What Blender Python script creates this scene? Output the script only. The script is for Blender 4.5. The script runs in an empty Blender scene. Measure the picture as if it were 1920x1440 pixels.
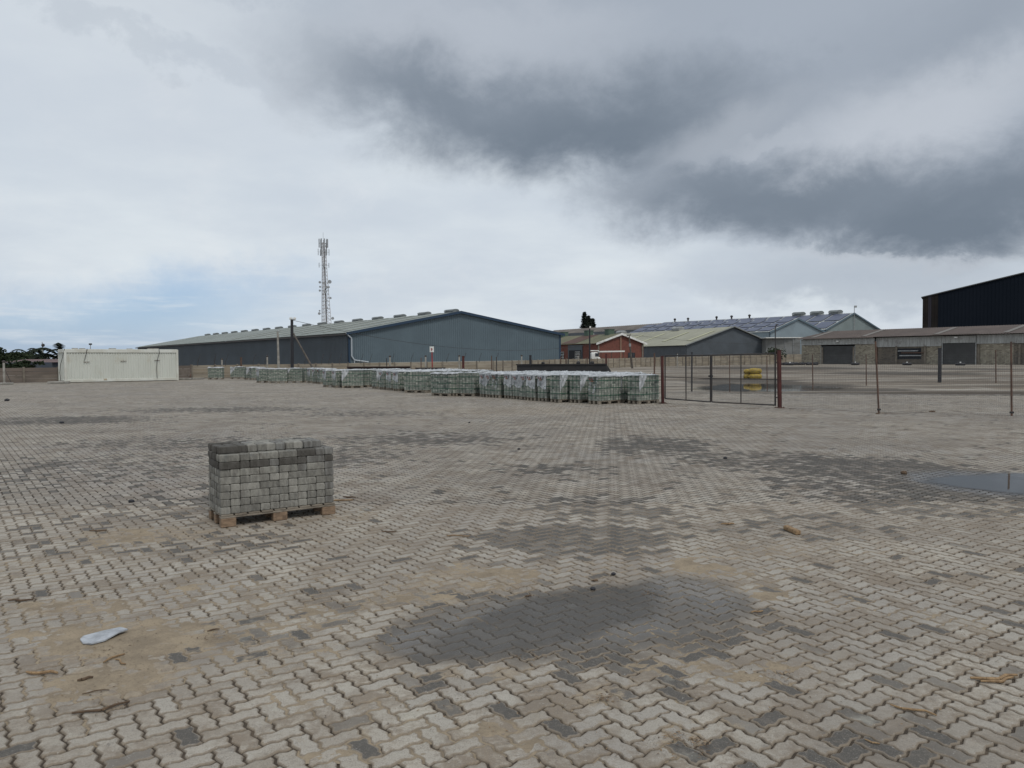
import bpy, math, random
import numpy as np
from mathutils import Vector, Matrix
random.seed(7); np.random.seed(7)
S = bpy.context.scene
COL = S.collection
# ------------------------------------------------------------------ camera
FPX = 1400.0; HC = 672.3; ROLL = .005; CH = 1.65
PIT = math.atan((720-HC)/FPX)
cF = Vector((0, math.cos(PIT), -math.sin(PIT))); cU0 = Vector((0, math.sin(PIT), math.cos(PIT))); cX = Vector((1,0,0))
cR = cX*math.cos(ROLL) - cU0*math.sin(ROLL); cU = cU0*math.cos(ROLL) + cX*math.sin(ROLL)
cam = bpy.data.cameras.new('camera'); camo = bpy.data.objects.new('camera', cam); COL.objects.link(camo)
cam.sensor_fit = 'HORIZONTAL'; cam.sensor_width = 36.0; cam.lens = 36.0*FPX/1920
cam.clip_start = .05; cam.clip_end = 6000
M = Matrix.Identity(4)
for i in range(3):
    M[i][0] = cR[i]; M[i][1] = cU[i]; M[i][2] = -cF[i]
M[0][3], M[1][3], M[2][3] = 0, 0, CH
camo.matrix_world = M
S.camera = camo
def ray(px, py): return cF + cR*((px-960)/FPX) + cU*((720-py)/FPX)
def P(px, py, Y):                       # the point of the place seen there at a distance Y ahead
    d = ray(px, py); return Vector((0,0,CH)) + d*(Y/d.y)
def G(px, py, z=0.):
    d = ray(px, py); return Vector((0,0,CH)) + d*((z-CH)/d.z)
def GX(px, Y, z=0.):                    # ground point ahead at Y in the direction of column px (near the horizon)
    p = P(px, 680, Y); return Vector((p.x, Y, z))
# ------------------------------------------------------------------ view, world, sun
S.view_settings.view_transform = 'Standard'; S.view_settings.look = 'None'
S.view_settings.exposure = 0.0; S.view_settings.gamma = 1
S.render.engine = 'CYCLES'
W = bpy.data.worlds.new('World'); S.world = W; W.use_nodes = True
class NT:
    def __init__(s, tree): s.t = tree; s.n = tree.nodes; s.l = tree.links
    def new(s, ty, **kw):
        n = s.n.new(ty)
        for k, v in kw.items(): setattr(n, k, v)
        return n
    def put(s, sock, v):
        if isinstance(v, E): v = v.s
        if isinstance(v, bpy.types.NodeSocket): s.l.new(v, sock)
        elif v is not None:
            if hasattr(sock.default_value, '__len__') and not hasattr(v, '__len__'): v = (v, v, v, 1)[:len(sock.default_value)]
            if hasattr(v, '__len__') and len(v) == 3 and len(sock.default_value) == 4: v = tuple(v)+(1,)
            sock.default_value = v
    def math(s, op, a, b=None, c=None, clamp=False):
        n = s.new('ShaderNodeMath', operation=op, use_clamp=clamp)
        for i, v in enumerate((a, b, c)):
            if v is not None: s.put(n.inputs[i], v)
        return E(s, n.outputs[0])
    def mix(s, f, a, b, blend='MIX'):
        n = s.new('ShaderNodeMix', data_type='RGBA', blend_type=blend); n.clamp_factor = True
        s.put(n.inputs[0], f); s.put(n.inputs[6], a); s.put(n.inputs[7], b); return n.outputs[2]
    def ramp(s, f, stops, interp='LINEAR'):
        n = s.new('ShaderNodeValToRGB'); s.put(n.inputs[0], f); cr = n.color_ramp; cr.interpolation = interp
        while len(cr.elements) < len(stops): cr.elements.new(.5)
        for e, (p, c) in zip(cr.elements, stops):
            e.position = p; e.color = (c, c, c, 1) if not hasattr(c, '__len__') else tuple(c)+(1,)
        return n.outputs[0]
    def smooth(s, x, a, b):
        n = s.new('ShaderNodeMapRange', interpolation_type='SMOOTHSTEP'); s.put(n.inputs[0], x)
        s.put(n.inputs[1], a); s.put(n.inputs[2], b); n.inputs[3].default_value = 0; n.inputs[4].default_value = 1
        return E(s, n.outputs[0])
    def noise(s, vec, scale, det=4, rough=.55, dist=0, out=0):
        n = s.new('ShaderNodeTexNoise'); s.put(n.inputs['Vector'], vec); n.inputs['Scale'].default_value = scale
        n.inputs['Detail'].default_value = det; n.inputs['Roughness'].default_value = rough; n.inputs['Distortion'].default_value = dist
        return E(s, n.outputs[out])
    def vmath(s, op, a, b=None, scale=None):
        n = s.new('ShaderNodeVectorMath', operation=op); s.put(n.inputs[0], a)
        if b is not None: s.put(n.inputs[1], b)
        if scale is not None: s.put(n.inputs['Scale'], scale)
        return E(s, n.outputs['Value'] if op in ('LENGTH','DOT_PRODUCT') else n.outputs[0])
    def xyz(s, x, y, z):
        n = s.new('ShaderNodeCombineXYZ')
        for i, v in enumerate((x, y, z)): s.put(n.inputs[i], v)
        return E(s, n.outputs[0])
class E:
    def __init__(s, nt, sock): s.nt = nt; s.s = sock
    def __add__(s, o): return s.nt.math('ADD', s, o)
    __radd__ = __add__
    def __sub__(s, o): return s.nt.math('SUBTRACT', s, o)
    def __rsub__(s, o): return s.nt.math('SUBTRACT', o, s)
    def __mul__(s, o): return s.nt.math('MULTIPLY', s, o)
    __rmul__ = __mul__
    def __truediv__(s, o): return s.nt.math('DIVIDE', s, o)
SUN_AZ = math.radians(150); SUN_EL = math.radians(52)     # behind the camera to the right, behind cloud
wt = NT(W.node_tree); wt.n.clear()
sky = wt.new('ShaderNodeTexSky', sky_type='NISHITA'); sky.sun_disc = False
sky.sun_elevation = SUN_EL; sky.sun_rotation = SUN_AZ; sky.air_density = 1.0; sky.dust_density = .8
tc = wt.new('ShaderNodeTexCoord'); sp = wt.new('ShaderNodeSeparateXYZ'); wt.l.new(tc.outputs['Generated'], sp.inputs[0])
dx, dy, dz = (E(wt, sp.outputs[i]) for i in range(3))
az = wt.math('ARCTAN2', dx, dy); el = wt.math('ARCSINE', dz)
zc = wt.math('MAXIMUM', dz, 0.0) + .16
pl = wt.xyz(dx/zc, dy/zc, 0.)                             # the flat cloud deck seen in perspective
n1 = wt.noise(pl, .8, 7, .56); n2 = wt.noise(wt.vmath('ADD', pl, (7.3, 2.1, 0)), 2.2, 6, .6); n3 = wt.noise(wt.vmath('ADD', pl, (1.3, 9.1, 3)), .45, 5, .55)
vn = wt.xyz(az, el*1.35, 1.7)
m1 = wt.noise(vn, 4.2, 9, .58, .25); m2 = wt.noise(wt.vmath('ADD', vn, (3, 5, 1)), 2.1, 8, .56); m3 = wt.noise(wt.vmath('ADD', vn, (9, 1, 4)), 9., 8, .62, .2)
wa = az + (m1-.5)*.22 + (m3-.5)*.14; we = el + (m2-.5)*.15 + (m3-.5)*.12
def ae(px, py):
    d = ray(px, py).normalized(); return math.atan2(d.x, d.y), math.asin(d.z)
def blob(px, py, rx, ry, rot=0., soft=1.):
    a0, e0 = ae(px, py); c, s_ = math.cos(rot), math.sin(rot); rx /= FPX; ry /= FPX
    A = wa - a0; B = we - e0
    u = (A*c + B*s_)*(1/rx); v = (B*c - A*s_)*(1/ry)
    d = wt.math('SQRT', u*u + v*v)
    return wt.smooth(d, 1+.5*soft, 1-.6*soft)
def mx(*a):
    r = a[0]
    for b in a[1:]: r = wt.math('MAXIMUM', r, b)
    return r
SKY = dict(
 hi=(.59,.655,.73), lo=(.715,.775,.82), grey=(.335,.382,.455), dark=(.175,.215,.268), blue=(.27,.43,.70))
# deck: pale grey-white with soft bands
deck = wt.mix(wt.smooth(n1, .35, .7), SKY['hi'], SKY['lo'])
deck = wt.mix(wt.smooth(m3, .5, .75)*.25, deck, (.78,.81,.84))
# upper grey body of the big cloud
body = mx(blob(1270, 95, 750, 195, -.01, .7), blob(1650, 290, 510, 160, -.04, .65), blob(1500, -430, 1400, 420, 0, .8)*.8)
body = body*(.84+n1*.32)
c1 = wt.mix(wt.math('MULTIPLY', body, .86, clamp=True), deck, SKY['grey'])
core = mx(blob(800, 215, 300, 95, -.06, 1.35)*.85, blob(1100, 235, 360, 100, .02, 1.4), blob(1480, 360, 380, 88, -.05, 1.3)*.95, blob(1800, 385, 330, 90, -.04, 1.3), blob(1850, 60, 250, 90, .1, 1.3)*.3)
core = core*body*(.74+m3*.35+n1*.1)
c2 = wt.mix(wt.math('MULTIPLY', core, .98, clamp=True), c1, SKY['dark'])
pale = mx(blob(1750, 190, 160, 60, .1, 1.4)*.62, blob(1400, 240, 130, 34, .3, 1.4)*.3, blob(1560, 225, 150, 22, .05, 1.2)*.35, blob(870, 60, 260, 60, 0, 1.4)*.35, blob(1560, 600, 300, 25, .0, 1.)*.35, blob(300, 130, 300, 170, 0, 1.)*.25, blob(1650, 470, 220, 14, 0, 1.)*.35)
c2 = wt.mix(pale, c2, (.60,.64,.70))
greyl = mx(blob(1600, 520, 260, 34, -.05, 1.2)*.7, blob(250, 90, 200, 22, -.3, 1.)*.3, blob(520, 10, 170, 25, 0, 1.)*.35)
c2 = wt.mix(greyl, c2, (.40,.455,.53))
# thin gap of blue low on the left
gap = blob(0, 658, 430, 82, .14, 1.2)
wisp = wt.noise(wt.xyz(az*3.0, el*30.0, .3), 2.2, 7, .6)
gapf = gap*(1.0-wt.smooth(wisp, .5, .72)*.75)*.95
skys = wt.mix(.35, SKY['blue'], wt.vmath('SCALE', sky.outputs[0], scale=.11))
c3 = wt.mix(gapf, c2, skys)
c3 = wt.mix(wt.smooth(el, -.005, -.05), c3, (.20,.18,.16))
bg = wt.new('ShaderNodeBackground'); wt.put(bg.inputs[0], c3); bg.inputs[1].default_value = 1.0
out = wt.new('ShaderNodeOutputWorld'); wt.l.new(bg.outputs[0], out.inputs[0])
sun = bpy.data.lights.new('sun', 'SUN'); sun.energy = 1.4; sun.angle = math.radians(14); sun.color = (1, .965, .91)
suno = bpy.data.objects.new('sun', sun); COL.objects.link(suno)
sd = Vector((math.sin(SUN_AZ)*math.cos(SUN_EL), math.cos(SUN_AZ)*math.cos(SUN_EL), math.sin(SUN_EL)))
suno.rotation_euler = (-sd).to_track_quat('-Z', 'Y').to_euler()
# ------------------------------------------------------------------ materials
MATS = {}
def mat(name, col, rough=.8, col2=None, nscale=3., amt=1., metal=0., bump=0., bscale=None, stretch=(1,1,1), spec=.4, lo=.35, hi=.65, col3=None, streak=0., det=6):
    """procedural painted/stone/wood surface: two tones by noise, optional stains and bump"""
    if name in MATS: return MATS[name]
    m = bpy.data.materials.new(name); m.use_nodes = True; t = NT(m.node_tree); b = t.n['Principled BSDF']
    geo = t.new('ShaderNodeNewGeometry').outputs['Position'] if streak >= 0 else None
    tcn = t.new('ShaderNodeTexCoord').outputs['Object']
    v = t.vmath('MULTIPLY', geo, stretch)
    c = col
    if col2 is not None:
        n = t.noise(v, nscale, det, .6)
        c = t.mix(t.smooth(n, lo, hi)*amt, col, col2)
    if col3 is not None:
        n = t.noise(t.vmath('MULTIPLY', geo, (1,1,.25) if streak else (1,1,1)), nscale*.6+.37, 5, .65)
        c = t.mix(t.smooth(n, .55, .72)*.8, c, col3)
    t.put(b.inputs['Base Color'], c)
    b.inputs['Roughness'].default_value = rough; b.inputs['Metallic'].default_value = metal
    b.inputs['Specular IOR Level'].default_value = spec
    if bump:
        bn = t.new('ShaderNodeBump'); bn.inputs['Strength'].default_value = bump; bn.inputs['Distance'].default_value = .02
        t.put(bn.inputs['Height'], t.noise(v, bscale or nscale*4, 5, .6)); t.l.new(bn.outputs[0], b.inputs['Normal'])
    MATS[name] = m; return m
# ------------------------------------------------------------------ mesh helpers
class MB:
    def __init__(s): s.v = []; s.f = []; s.m = []
    def add(s, vs, fs, mi=0):
        o = len(s.v); s.v += [tuple(x) for x in vs]; s.f += [tuple(i+o for i in f) for f in fs]; s.m += [mi]*len(fs)
    def box(s, c, size, rz=0., mi=0, rot=None):
        hx, hy, hz = (k/2 for k in size)
        R = rot if rot is not None else Matrix.Rotation(rz, 3, 'Z')
        vs = [Vector(c)+R@Vector((x*hx, y*hy, z*hz)) for z in (-1,1) for y in (-1,1) for x in (-1,1)]
        s.add(vs, [(0,2,3,1),(4,5,7,6),(0,1,5,4),(2,6,7,3),(0,4,6,2),(1,3,7,5)], mi)
    def cbox(s, c, size, rz=0., ch=.01, mi=0, rot=None):     # chamfered box
        hx, hy, hz = (k/2 for k in size); ch = min(ch, hx*.45, hy*.45, hz*.45)
        R = rot if rot is not None else Matrix.Rotation(rz, 3, 'Z')
        vs = []; idx = {}
        for sx in (-1,1):
            for sy in (-1,1):
                for sz in (-1,1):
                    for a in range(3):
                        q = [hx*sx, hy*sy, hz*sz]
                        for b in range(3):
                            if b != a: q[b] -= ch*(sx,sy,sz)[b]
                        idx[(sx,sy,sz,a)] = len(vs); vs.append(Vector(c)+R@Vector(q))
        fs = []
        for a in range(3):
            o1, o2 = [k for k in range(3) if k != a]
            for sg in (-1,1):
                def k(p, q):
                    t = [0,0,0]; t[a] = sg; t[o1] = p; t[o2] = q; return idx[(*t, a)]
                f = [k(-1,-1), k(1,-1), k(1,1), k(-1,1)]
                if (sg > 0) == (a == 1): f.reverse()
                fs.append(f)
        for a in range(3):                                   # edge bevels run along axis a
            o1, o2 = [k for k in range(3) if k != a]
            for p in (-1,1):
                for q in (-1,1):
                    def k(e, w):
                        t = [0,0,0]; t[a] = e; t[o1] = p; t[o2] = q; return idx[(*t, w)]
                    fs.append([k(-1,o1), k(1,o1), k(1,o2), k(-1,o2)])
        for sx in (-1,1):
            for sy in (-1,1):
                for sz in (-1,1): fs.append([idx[(sx,sy,sz,a)] for a in range(3)])
        s.add(vs, fs, mi)
    def tube(s, a, b, r0, r1=None, n=8, mi=0, cap=True):
        a = Vector(a); b = Vector(b); r1 = r0 if r1 is None else r1
        d = (b-a).normalized(); u = d.orthogonal().normalized(); w = d.cross(u)
        vs = [a+(u*math.cos(t)+w*math.sin(t))*r0 for t in [2*math.pi*i/n for i in range(n)]]
        vs += [b+(u*math.cos(t)+w*math.sin(t))*r1 for t in [2*math.pi*i/n for i in range(n)]]
        fs = [(i, (i+1)%n, n+(i+1)%n, n+i) for i in range(n)]
        if cap: fs += [tuple(range(n))[::-1], tuple(range(n, 2*n))]
        s.add(vs, fs, mi)
    def path(s, pts, r, n=6, mi=0):
        for a, b in zip(pts, pts[1:]): s.tube(a, b, r, r, n, mi)
    def prism(s, poly, z0, z1, mi=0):
        n = len(poly); vs = [(p[0], p[1], z0) for p in poly]+[(p[0], p[1], z1) for p in poly]
        s.add(vs, [tuple(range(n))[::-1], tuple(range(n, 2*n))]+[(i, (i+1)%n, n+(i+1)%n, n+i) for i in range(n)], mi)
    def extrude(s, poly3, vec, mi=0):
        n = len(poly3); vec = Vector(vec); vs = [Vector(p) for p in poly3]; vs += [p+vec for p in vs]
        s.add(vs, [tuple(range(n))[::-1], tuple(range(n, 2*n))]+[(i, (i+1)%n, n+(i+1)%n, n+i) for i in range(n)], mi)
    def ribbed(s, bot, top, n, nor, depth=.05, mi=0, duty=(.0,.3,.42,.88)):
        """profiled sheet: bot(t), top(t) give the two long borders, nor the outward direction"""
        nor = Vector(nor); ts = []
        for i in range(n):
            for k, h in zip(duty, (1,1,0,0)): ts.append(((i+k)/n, h))
        ts.append((1., 1))
        vs = []
        for t, h in ts:
            o = nor*(depth*h); vs += [Vector(bot(t))+o, Vector(top(t))+o]
        s.add(vs, [(2*i, 2*i+2, 2*i+3, 2*i+1) for i in range(len(ts)-1)], mi)
    def quad(s, a, b, c, d, mi=0): s.add([a, b, c, d], [(0,1,2,3)], mi)
    def blob(s, c, r, seed=0, sub=2, amp=.15, mi=0, nz=1.):
        rnd = random.Random(seed); ph = [rnd.uniform(0, 6) for _ in range(6)]; nu, nv = 8*sub, 5*sub
        vs = []
        for j in range(nv+1):
            th = math.pi*j/nv
            for i in range(nu):
                p = 2*math.pi*i/nu; d = Vector((math.sin(th)*math.cos(p), math.sin(th)*math.sin(p), math.cos(th)))
                k = 1+amp*(math.sin(3*d.x*nz+ph[0])*math.sin(4*d.y*nz+ph[1])+.6*math.sin(7*d.z*nz+ph[2]+5*d.x*nz)+.4*math.sin(11*d.y*nz+ph[3]))
                vs.append(Vector(c)+Vector((d.x*r[0], d.y*r[1], d.z*r[2]))*k)
        fs = [(j*nu+i, (j+1)*nu+i, (j+1)*nu+(i+1)%nu, j*nu+(i+1)%nu) for j in range(nv) for i in range(nu)]
        s.add(vs, fs, mi)
    def build(s, name, mats, parent=None, smooth=False, label=None):
        me = bpy.data.meshes.new(name); o = parent.location if parent is not None else Vector((0,0,0))
        par = parent.parent if parent is not None else None
        if par is not None: o = o + par.location
        me.from_pydata([(x-o.x, y-o.y, z-o.z) for x, y, z in s.v], [], s.f)
        if not isinstance(mats, (list, tuple)): mats = [mats]
        for m in mats: me.materials.append(m)
        if len(mats) > 1: me.polygons.foreach_set('material_index', s.m)
        if smooth: me.polygons.foreach_set('use_smooth', [True]*len(me.polygons))
        me.update()
        ob = bpy.data.objects.new(name, me); COL.objects.link(ob)
        if parent is not None: ob.parent = parent
        if label: ob['label'] = label
        return ob
def tag(o, label=None, cat=None, group=None, kind=None):
    if label: o['label'] = label
    if cat: o['category'] = cat
    if group: o['group'] = group
    if kind: o['kind'] = kind
    return o
def thing(name, label, cat, loc=(0,0,0), rz=0, group=None):
    o = bpy.data.objects.new(name, None); COL.objects.link(o); o.location = Vector(loc); o.rotation_euler = (0,0,rz)
    o.empty_display_size = .2
    return tag(o, label, cat, group)
def dup(root, loc, rz, label, group=None, keep=None):
    r = root.copy(); COL.objects.link(r); r.location = Vector(loc); r.rotation_euler = (0,0,rz); r['label'] = label
    if group: r['group'] = group
    for ch in list(root.children):
        if keep and not keep(ch): continue
        c = ch.copy(); COL.objects.link(c); c.parent = r
        for g in ch.children:
            e = g.copy(); COL.objects.link(e); e.parent = c
    return r
# ------------------------------------------------------------------ the ground: sand and concrete, then the block paving
# stains of the yard: x, y, rx, ry as seen from the gate side, strength; turned into ground coordinates
def wp(px, py, rx, ry, s):
    c = G(px, py); r = G(px+rx, py); n = G(px, py+ry); f = G(px, py-ry*.9)
    return (c.x, c.y, abs(r.x-c.x), abs(f.y-n.y)/2, s)
DARK = [wp(*a) for a in [(1150,960,150,45,.5),(1080,1010,210,40,.75),(1230,835,120,25,.75),(1330,850,90,20,.5),(800,822,190,16,.6),(640,850,110,30,.45),
  (1430,862,190,22,.7),(1650,882,210,36,.8),(1720,945,170,35,.6),(1560,900,160,30,.5),(1060,1165,400,85,.9),(500,1205,170,35,.55),(380,1020,230,28,.55),
  (160,880,260,35,.3),(120,788,190,9,.75),(420,768,200,6,.6),(700,775,160,6,.4),(1040,880,130,14,.5),(300,830,200,14,.35),(1820,925,190,45,.8),
  (1420,1270,60,40,.3),(1250,1330,120,80,.3),(1700,1400,260,60,.45),(330,940,140,40,.3),(850,1275,100,25,.5),(60,1010,170,40,.4),(1500,985,200,30,.35),(640,1130,120,50,.4)]]
WET = [wp(*a) for a in [(1060,1165,330,62,.8),(1290,1120,140,55,.8),(850,1200,170,45,.9),(1850,905,170,34,1.),(700,1215,80,30,.5)]]
SAND = [wp(*a) for a in [(240,1200,190,50,1.),(230,1270,150,50,.95),(140,1135,170,22,.8),(270,1003,170,18,.9),(880,1085,190,32,.75),(760,1125,130,28,.7),
  (1010,1125,120,16,.5),(1120,1300,60,25,.6),(1300,1370,120,40,.6),(1430,1035,190,25,.45),(520,1235,120,30,.5),(660,965,60,14,.6),(1000,770,300,10,.6),(900,1262,180,18,.6),
  (1270,1250,100,20,.5),(1500,1240,90,20,.45),(1880,965,80,20,.5),(60,1060,120,30,.45),(560,1080,160,30,.35),(1560,1030,200,30,.35),(830,1330,120,40,.25),(1150,1060,200,25,.4),(420,1170,560,130,.34),(900,1330,700,110,.26),(1350,1080,420,110,.22),(420,1010,420,40,.3)]]
def field(L, x, y):
    r = np.zeros_like(x)
    for cx, cy, rx, ry, s in L:
        d = np.sqrt(((x-cx)/rx)**2+((y-cy)/ry)**2)
        t = np.clip((1.25-d)/.75, 0, 1); r = np.maximum(r, s*t*t*(3-2*t))
    return r
_R = np.random.RandomState(11)
_ph = _R.uniform(0, 6.28, (24, 3)); _fr = _R.uniform(.25, 3.4, 24); _an = _R.uniform(0, 6.28, 24)
def cheap_noise(x, y):
    r = 0
    for i in range(24): r = r+np.sin((x*np.cos(_an[i])+y*np.sin(_an[i]))*_fr[i]+_ph[i,0]+1.3*np.sin((x*np.sin(_an[i])-y*np.cos(_an[i]))*_fr[i]*.6+_ph[i,1]))/(1+.3*_fr[i])
    return r/6
EDGE0, EDGE1 = G(1243, 737), G(1920, 742)
def paved(x, y):
    yl = EDGE0.y+(x-EDGE0.x)*(EDGE1.y-EDGE0.y)/(EDGE1.x-EDGE0.x)
    lim = np.where(x > EDGE0.x-6, yl, 58.0+.0*x)
    return y < lim
def make_mesh(name, co, loops, tot, mats, attrs=(), smooth=False):
    me = bpy.data.meshes.new(name); me.vertices.add(len(co)); me.vertices.foreach_set('co', np.asarray(co, np.float32).ravel())
    me.loops.add(len(loops)); me.loops.foreach_set('vertex_index', np.asarray(loops, np.int32))
    me.polygons.add(len(tot)); st = np.concatenate([[0], np.cumsum(tot)[:-1]]).astype(np.int32)
    me.polygons.foreach_set('loop_start', st); me.polygons.foreach_set('loop_total', np.asarray(tot, np.int32))
    for m in mats: me.materials.append(m)
    for nm, dom, dat in attrs:
        a = me.attributes.new(nm, 'FLOAT', dom); a.data.foreach_set('value', np.asarray(dat, np.float32))
    me.update(calc_edges=True); me.validate()
    o = bpy.data.objects.new(name, me); COL.objects.link(o); return o
# zigzag block outline on the unit lattice; every lattice edge carries the same S so all blocks interlock
AMP = .085; SH = [(0.,0.),(.16,AMP*.55),(.33,AMP),(.67,-AMP),(.84,-AMP*.55)]
def edge_pts(p, q):
    x0, y0 = p; x1, y1 = q; ex, ey = x1-x0, y1-y0
    fwd = (ex > 0 or ey > 0); out_ = []
    for t, a in SH:
        # displacement is odd about the edge middle, so walking an edge backwards gives the same curve
        nx, ny = (-ey, ex)
        out_.append((x0+ex*t+nx*a, y0+ey*t+ny*a))
    return out_
def outline(w, h):
    c = [(i, 0) for i in range(w)]+[(w, j) for j in range(h)]+[(w-i, h) for i in range(w)]+[(0, h-j) for j in range(h)]
    pts = []
    for a, b in zip(c, c[1:]+c[:1]): pts += edge_pts(a, b)
    return np.array(pts)
def inset(poly, d):
    n = len(poly); r = np.zeros_like(poly)
    for i in range(n):
        a, b, c = poly[i-1], poly[i], poly[(i+1)%n]
        e1 = (b-a)/np.linalg.norm(b-a); e2 = (c-b)/np.linalg.norm(c-b)
        n1 = np.array([-e1[1], e1[0]]); n2 = np.array([-e2[1], e2[0]]); m = n1+n2; m /= max(np.linalg.norm(m), 1e-6)
        r[i] = b+m*d/max(.45, m@n1)
    return r
UNIT = .0955
def make_pavement(mats):
    th = math.radians(90-52.5); ax = np.array([math.cos(th), math.sin(th)]); ay = np.array([-ax[1], ax[0]])
    org = np.array([0., 3.])
    R = int(75/UNIT)
    cos_, loops_, tots_, tone_, rnd_, rim_ = [], [], [], [], [], []
    off = 0
    i, j = np.meshgrid(np.arange(-R, R), np.arange(-R, R), indexing='ij'); k = (i-j) % 4
    for typ, (w, h), kk in (('H', (2,1), 0), ('V', (1,2), 3)):
        sel = k == kk; ii = i[sel].astype(float); jj = j[sel].astype(float)
        cx = org[0]+((ii+w/2)*ax[0]+(jj+h/2)*ay[0])*UNIT; cy = org[1]+((ii+w/2)*ax[1]+(jj+h/2)*ay[1])*UNIT
        ok = (cy > 1.2) & (cy < 58.5) & (np.abs(cx) < .77*cy+5) & paved(cx, cy)
        ii, jj, cx, cy = ii[ok], jj[ok], cx[ok], cy[ok]
        pol = outline(w, h)-np.array([w/2, h/2])
        cm = 1.0
        for lod, (y0, y1) in enumerate(((0, 8.5), (8.5, 21), (21, 99))):
            s = (cy >= y0) & (cy < y1); n = int(s.sum())
            if not n: continue
            X, Y = cx[s], cy[s]
            if lod == 0:
                rings = [(pol*np.array([(w/2-.2)/(w/2), (h/2-.2)/(h/2)]), .0), (inset(pol, .10), -.0003), (inset(pol, .058), -.0048), (inset(pol, .050), -.014)]
            elif lod == 1: rings = [(inset(pol, .070), 0.)]
            else:
                g = .06; rings = [(np.array([(-w/2+g, -h/2+g), (w/2-g, -h/2+g), (w/2-g, h/2-g), (-w/2+g, h/2-g)]), 0.)]
            nv = len(rings[0][0]); co = []
            ang = _R.normal(0, .012, n) if lod < 2 else np.zeros(n)
            jx = _R.normal(0, .0011, n); jy = _R.normal(0, .0011, n); dz = _R.normal(0, .0010, n) if lod == 0 else np.zeros(n)
            tx = _R.normal(0, .006, n)*(lod == 0); ty = _R.normal(0, .006, n)*(lod == 0)
            for r, z in rings:
                lx = r[:,0]*UNIT; ly = r[:,1]*UNIT
                gx = lx[None]*np.cos(ang)[:,None]-ly[None]*np.sin(ang)[:,None]; gy = lx[None]*np.sin(ang)[:,None]+ly[None]*np.cos(ang)[:,None]
                wx = X[:,None]+jx[:,None]+gx*ax[0]+gy*ay[0]; wy = Y[:,None]+jy[:,None]+gx*ax[1]+gy*ay[1]
                wz = z+dz[:,None]+gx*tx[:,None]+gy*ty[:,None]
                co.append(np.stack([wx, wy, wz], -1))
            co = np.concatenate(co, 1); m = co.shape[1]
            fl = [np.arange(nv)]
            rim_.append(np.tile(np.concatenate([np.full(nv, .0 if (lod == 0 and q == 0) else (1. if lod == 0 else .22)) for q in range(len(rings))]), n))
            for q in range(len(rings)-1):
                for e in range(nv): fl.append(np.array([q*nv+e, (q+1)*nv+e, (q+1)*nv+(e+1)%nv, q*nv+(e+1)%nv]))
            flat = np.concatenate(fl); tt = np.array([len(f) for f in fl])
            base = off+np.arange(n)*m
            loops_.append((base[:,None]+flat[None]).ravel()); tots_.append(np.tile(tt, n)); cos_.append(co.reshape(-1, 3))
            dk = field(DARK, X, Y); cn = cheap_noise(X, Y)
            u = _R.uniform(0, 1, n)
            cn2 = np.clip(cheap_noise(X*1.9+7, Y*1.9)+.15, 0, 1); pr = np.clip(dk*.95+.6*dk*cn+.025+.12*cn2*np.clip((16-Y)/12, .15, 1), 0, .95)
            isd = u < pr
            tone = np.where(isd, _R.uniform(.0, .38, n), np.clip(_R.normal(.88, .085, n), .45, 1.))
            # a fraction is only half soaked
            tone_.append(np.repeat(tone, len(fl))); rnd_.append(np.repeat(_R.uniform(0, 1, n), len(fl)))
            off += n*m
    co = np.concatenate(cos_); x, y = co[:,0], co[:,1]
    at = [('tone', 'FACE', np.concatenate(tone_)), ('rnd', 'FACE', np.concatenate(rnd_)), ('dark', 'POINT', field(DARK, x, y)), ('rim', 'POINT', np.concatenate(rim_)), ('damp', 'POINT', field(WET, x, y)), ('sand', 'POINT', field(SAND, x, y)*(1-.7*np.minimum(1, field(WET, x, y)*1.2)))]
    return make_mesh('paving', co, np.concatenate(loops_), np.concatenate(tots_), mats, at)
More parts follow.
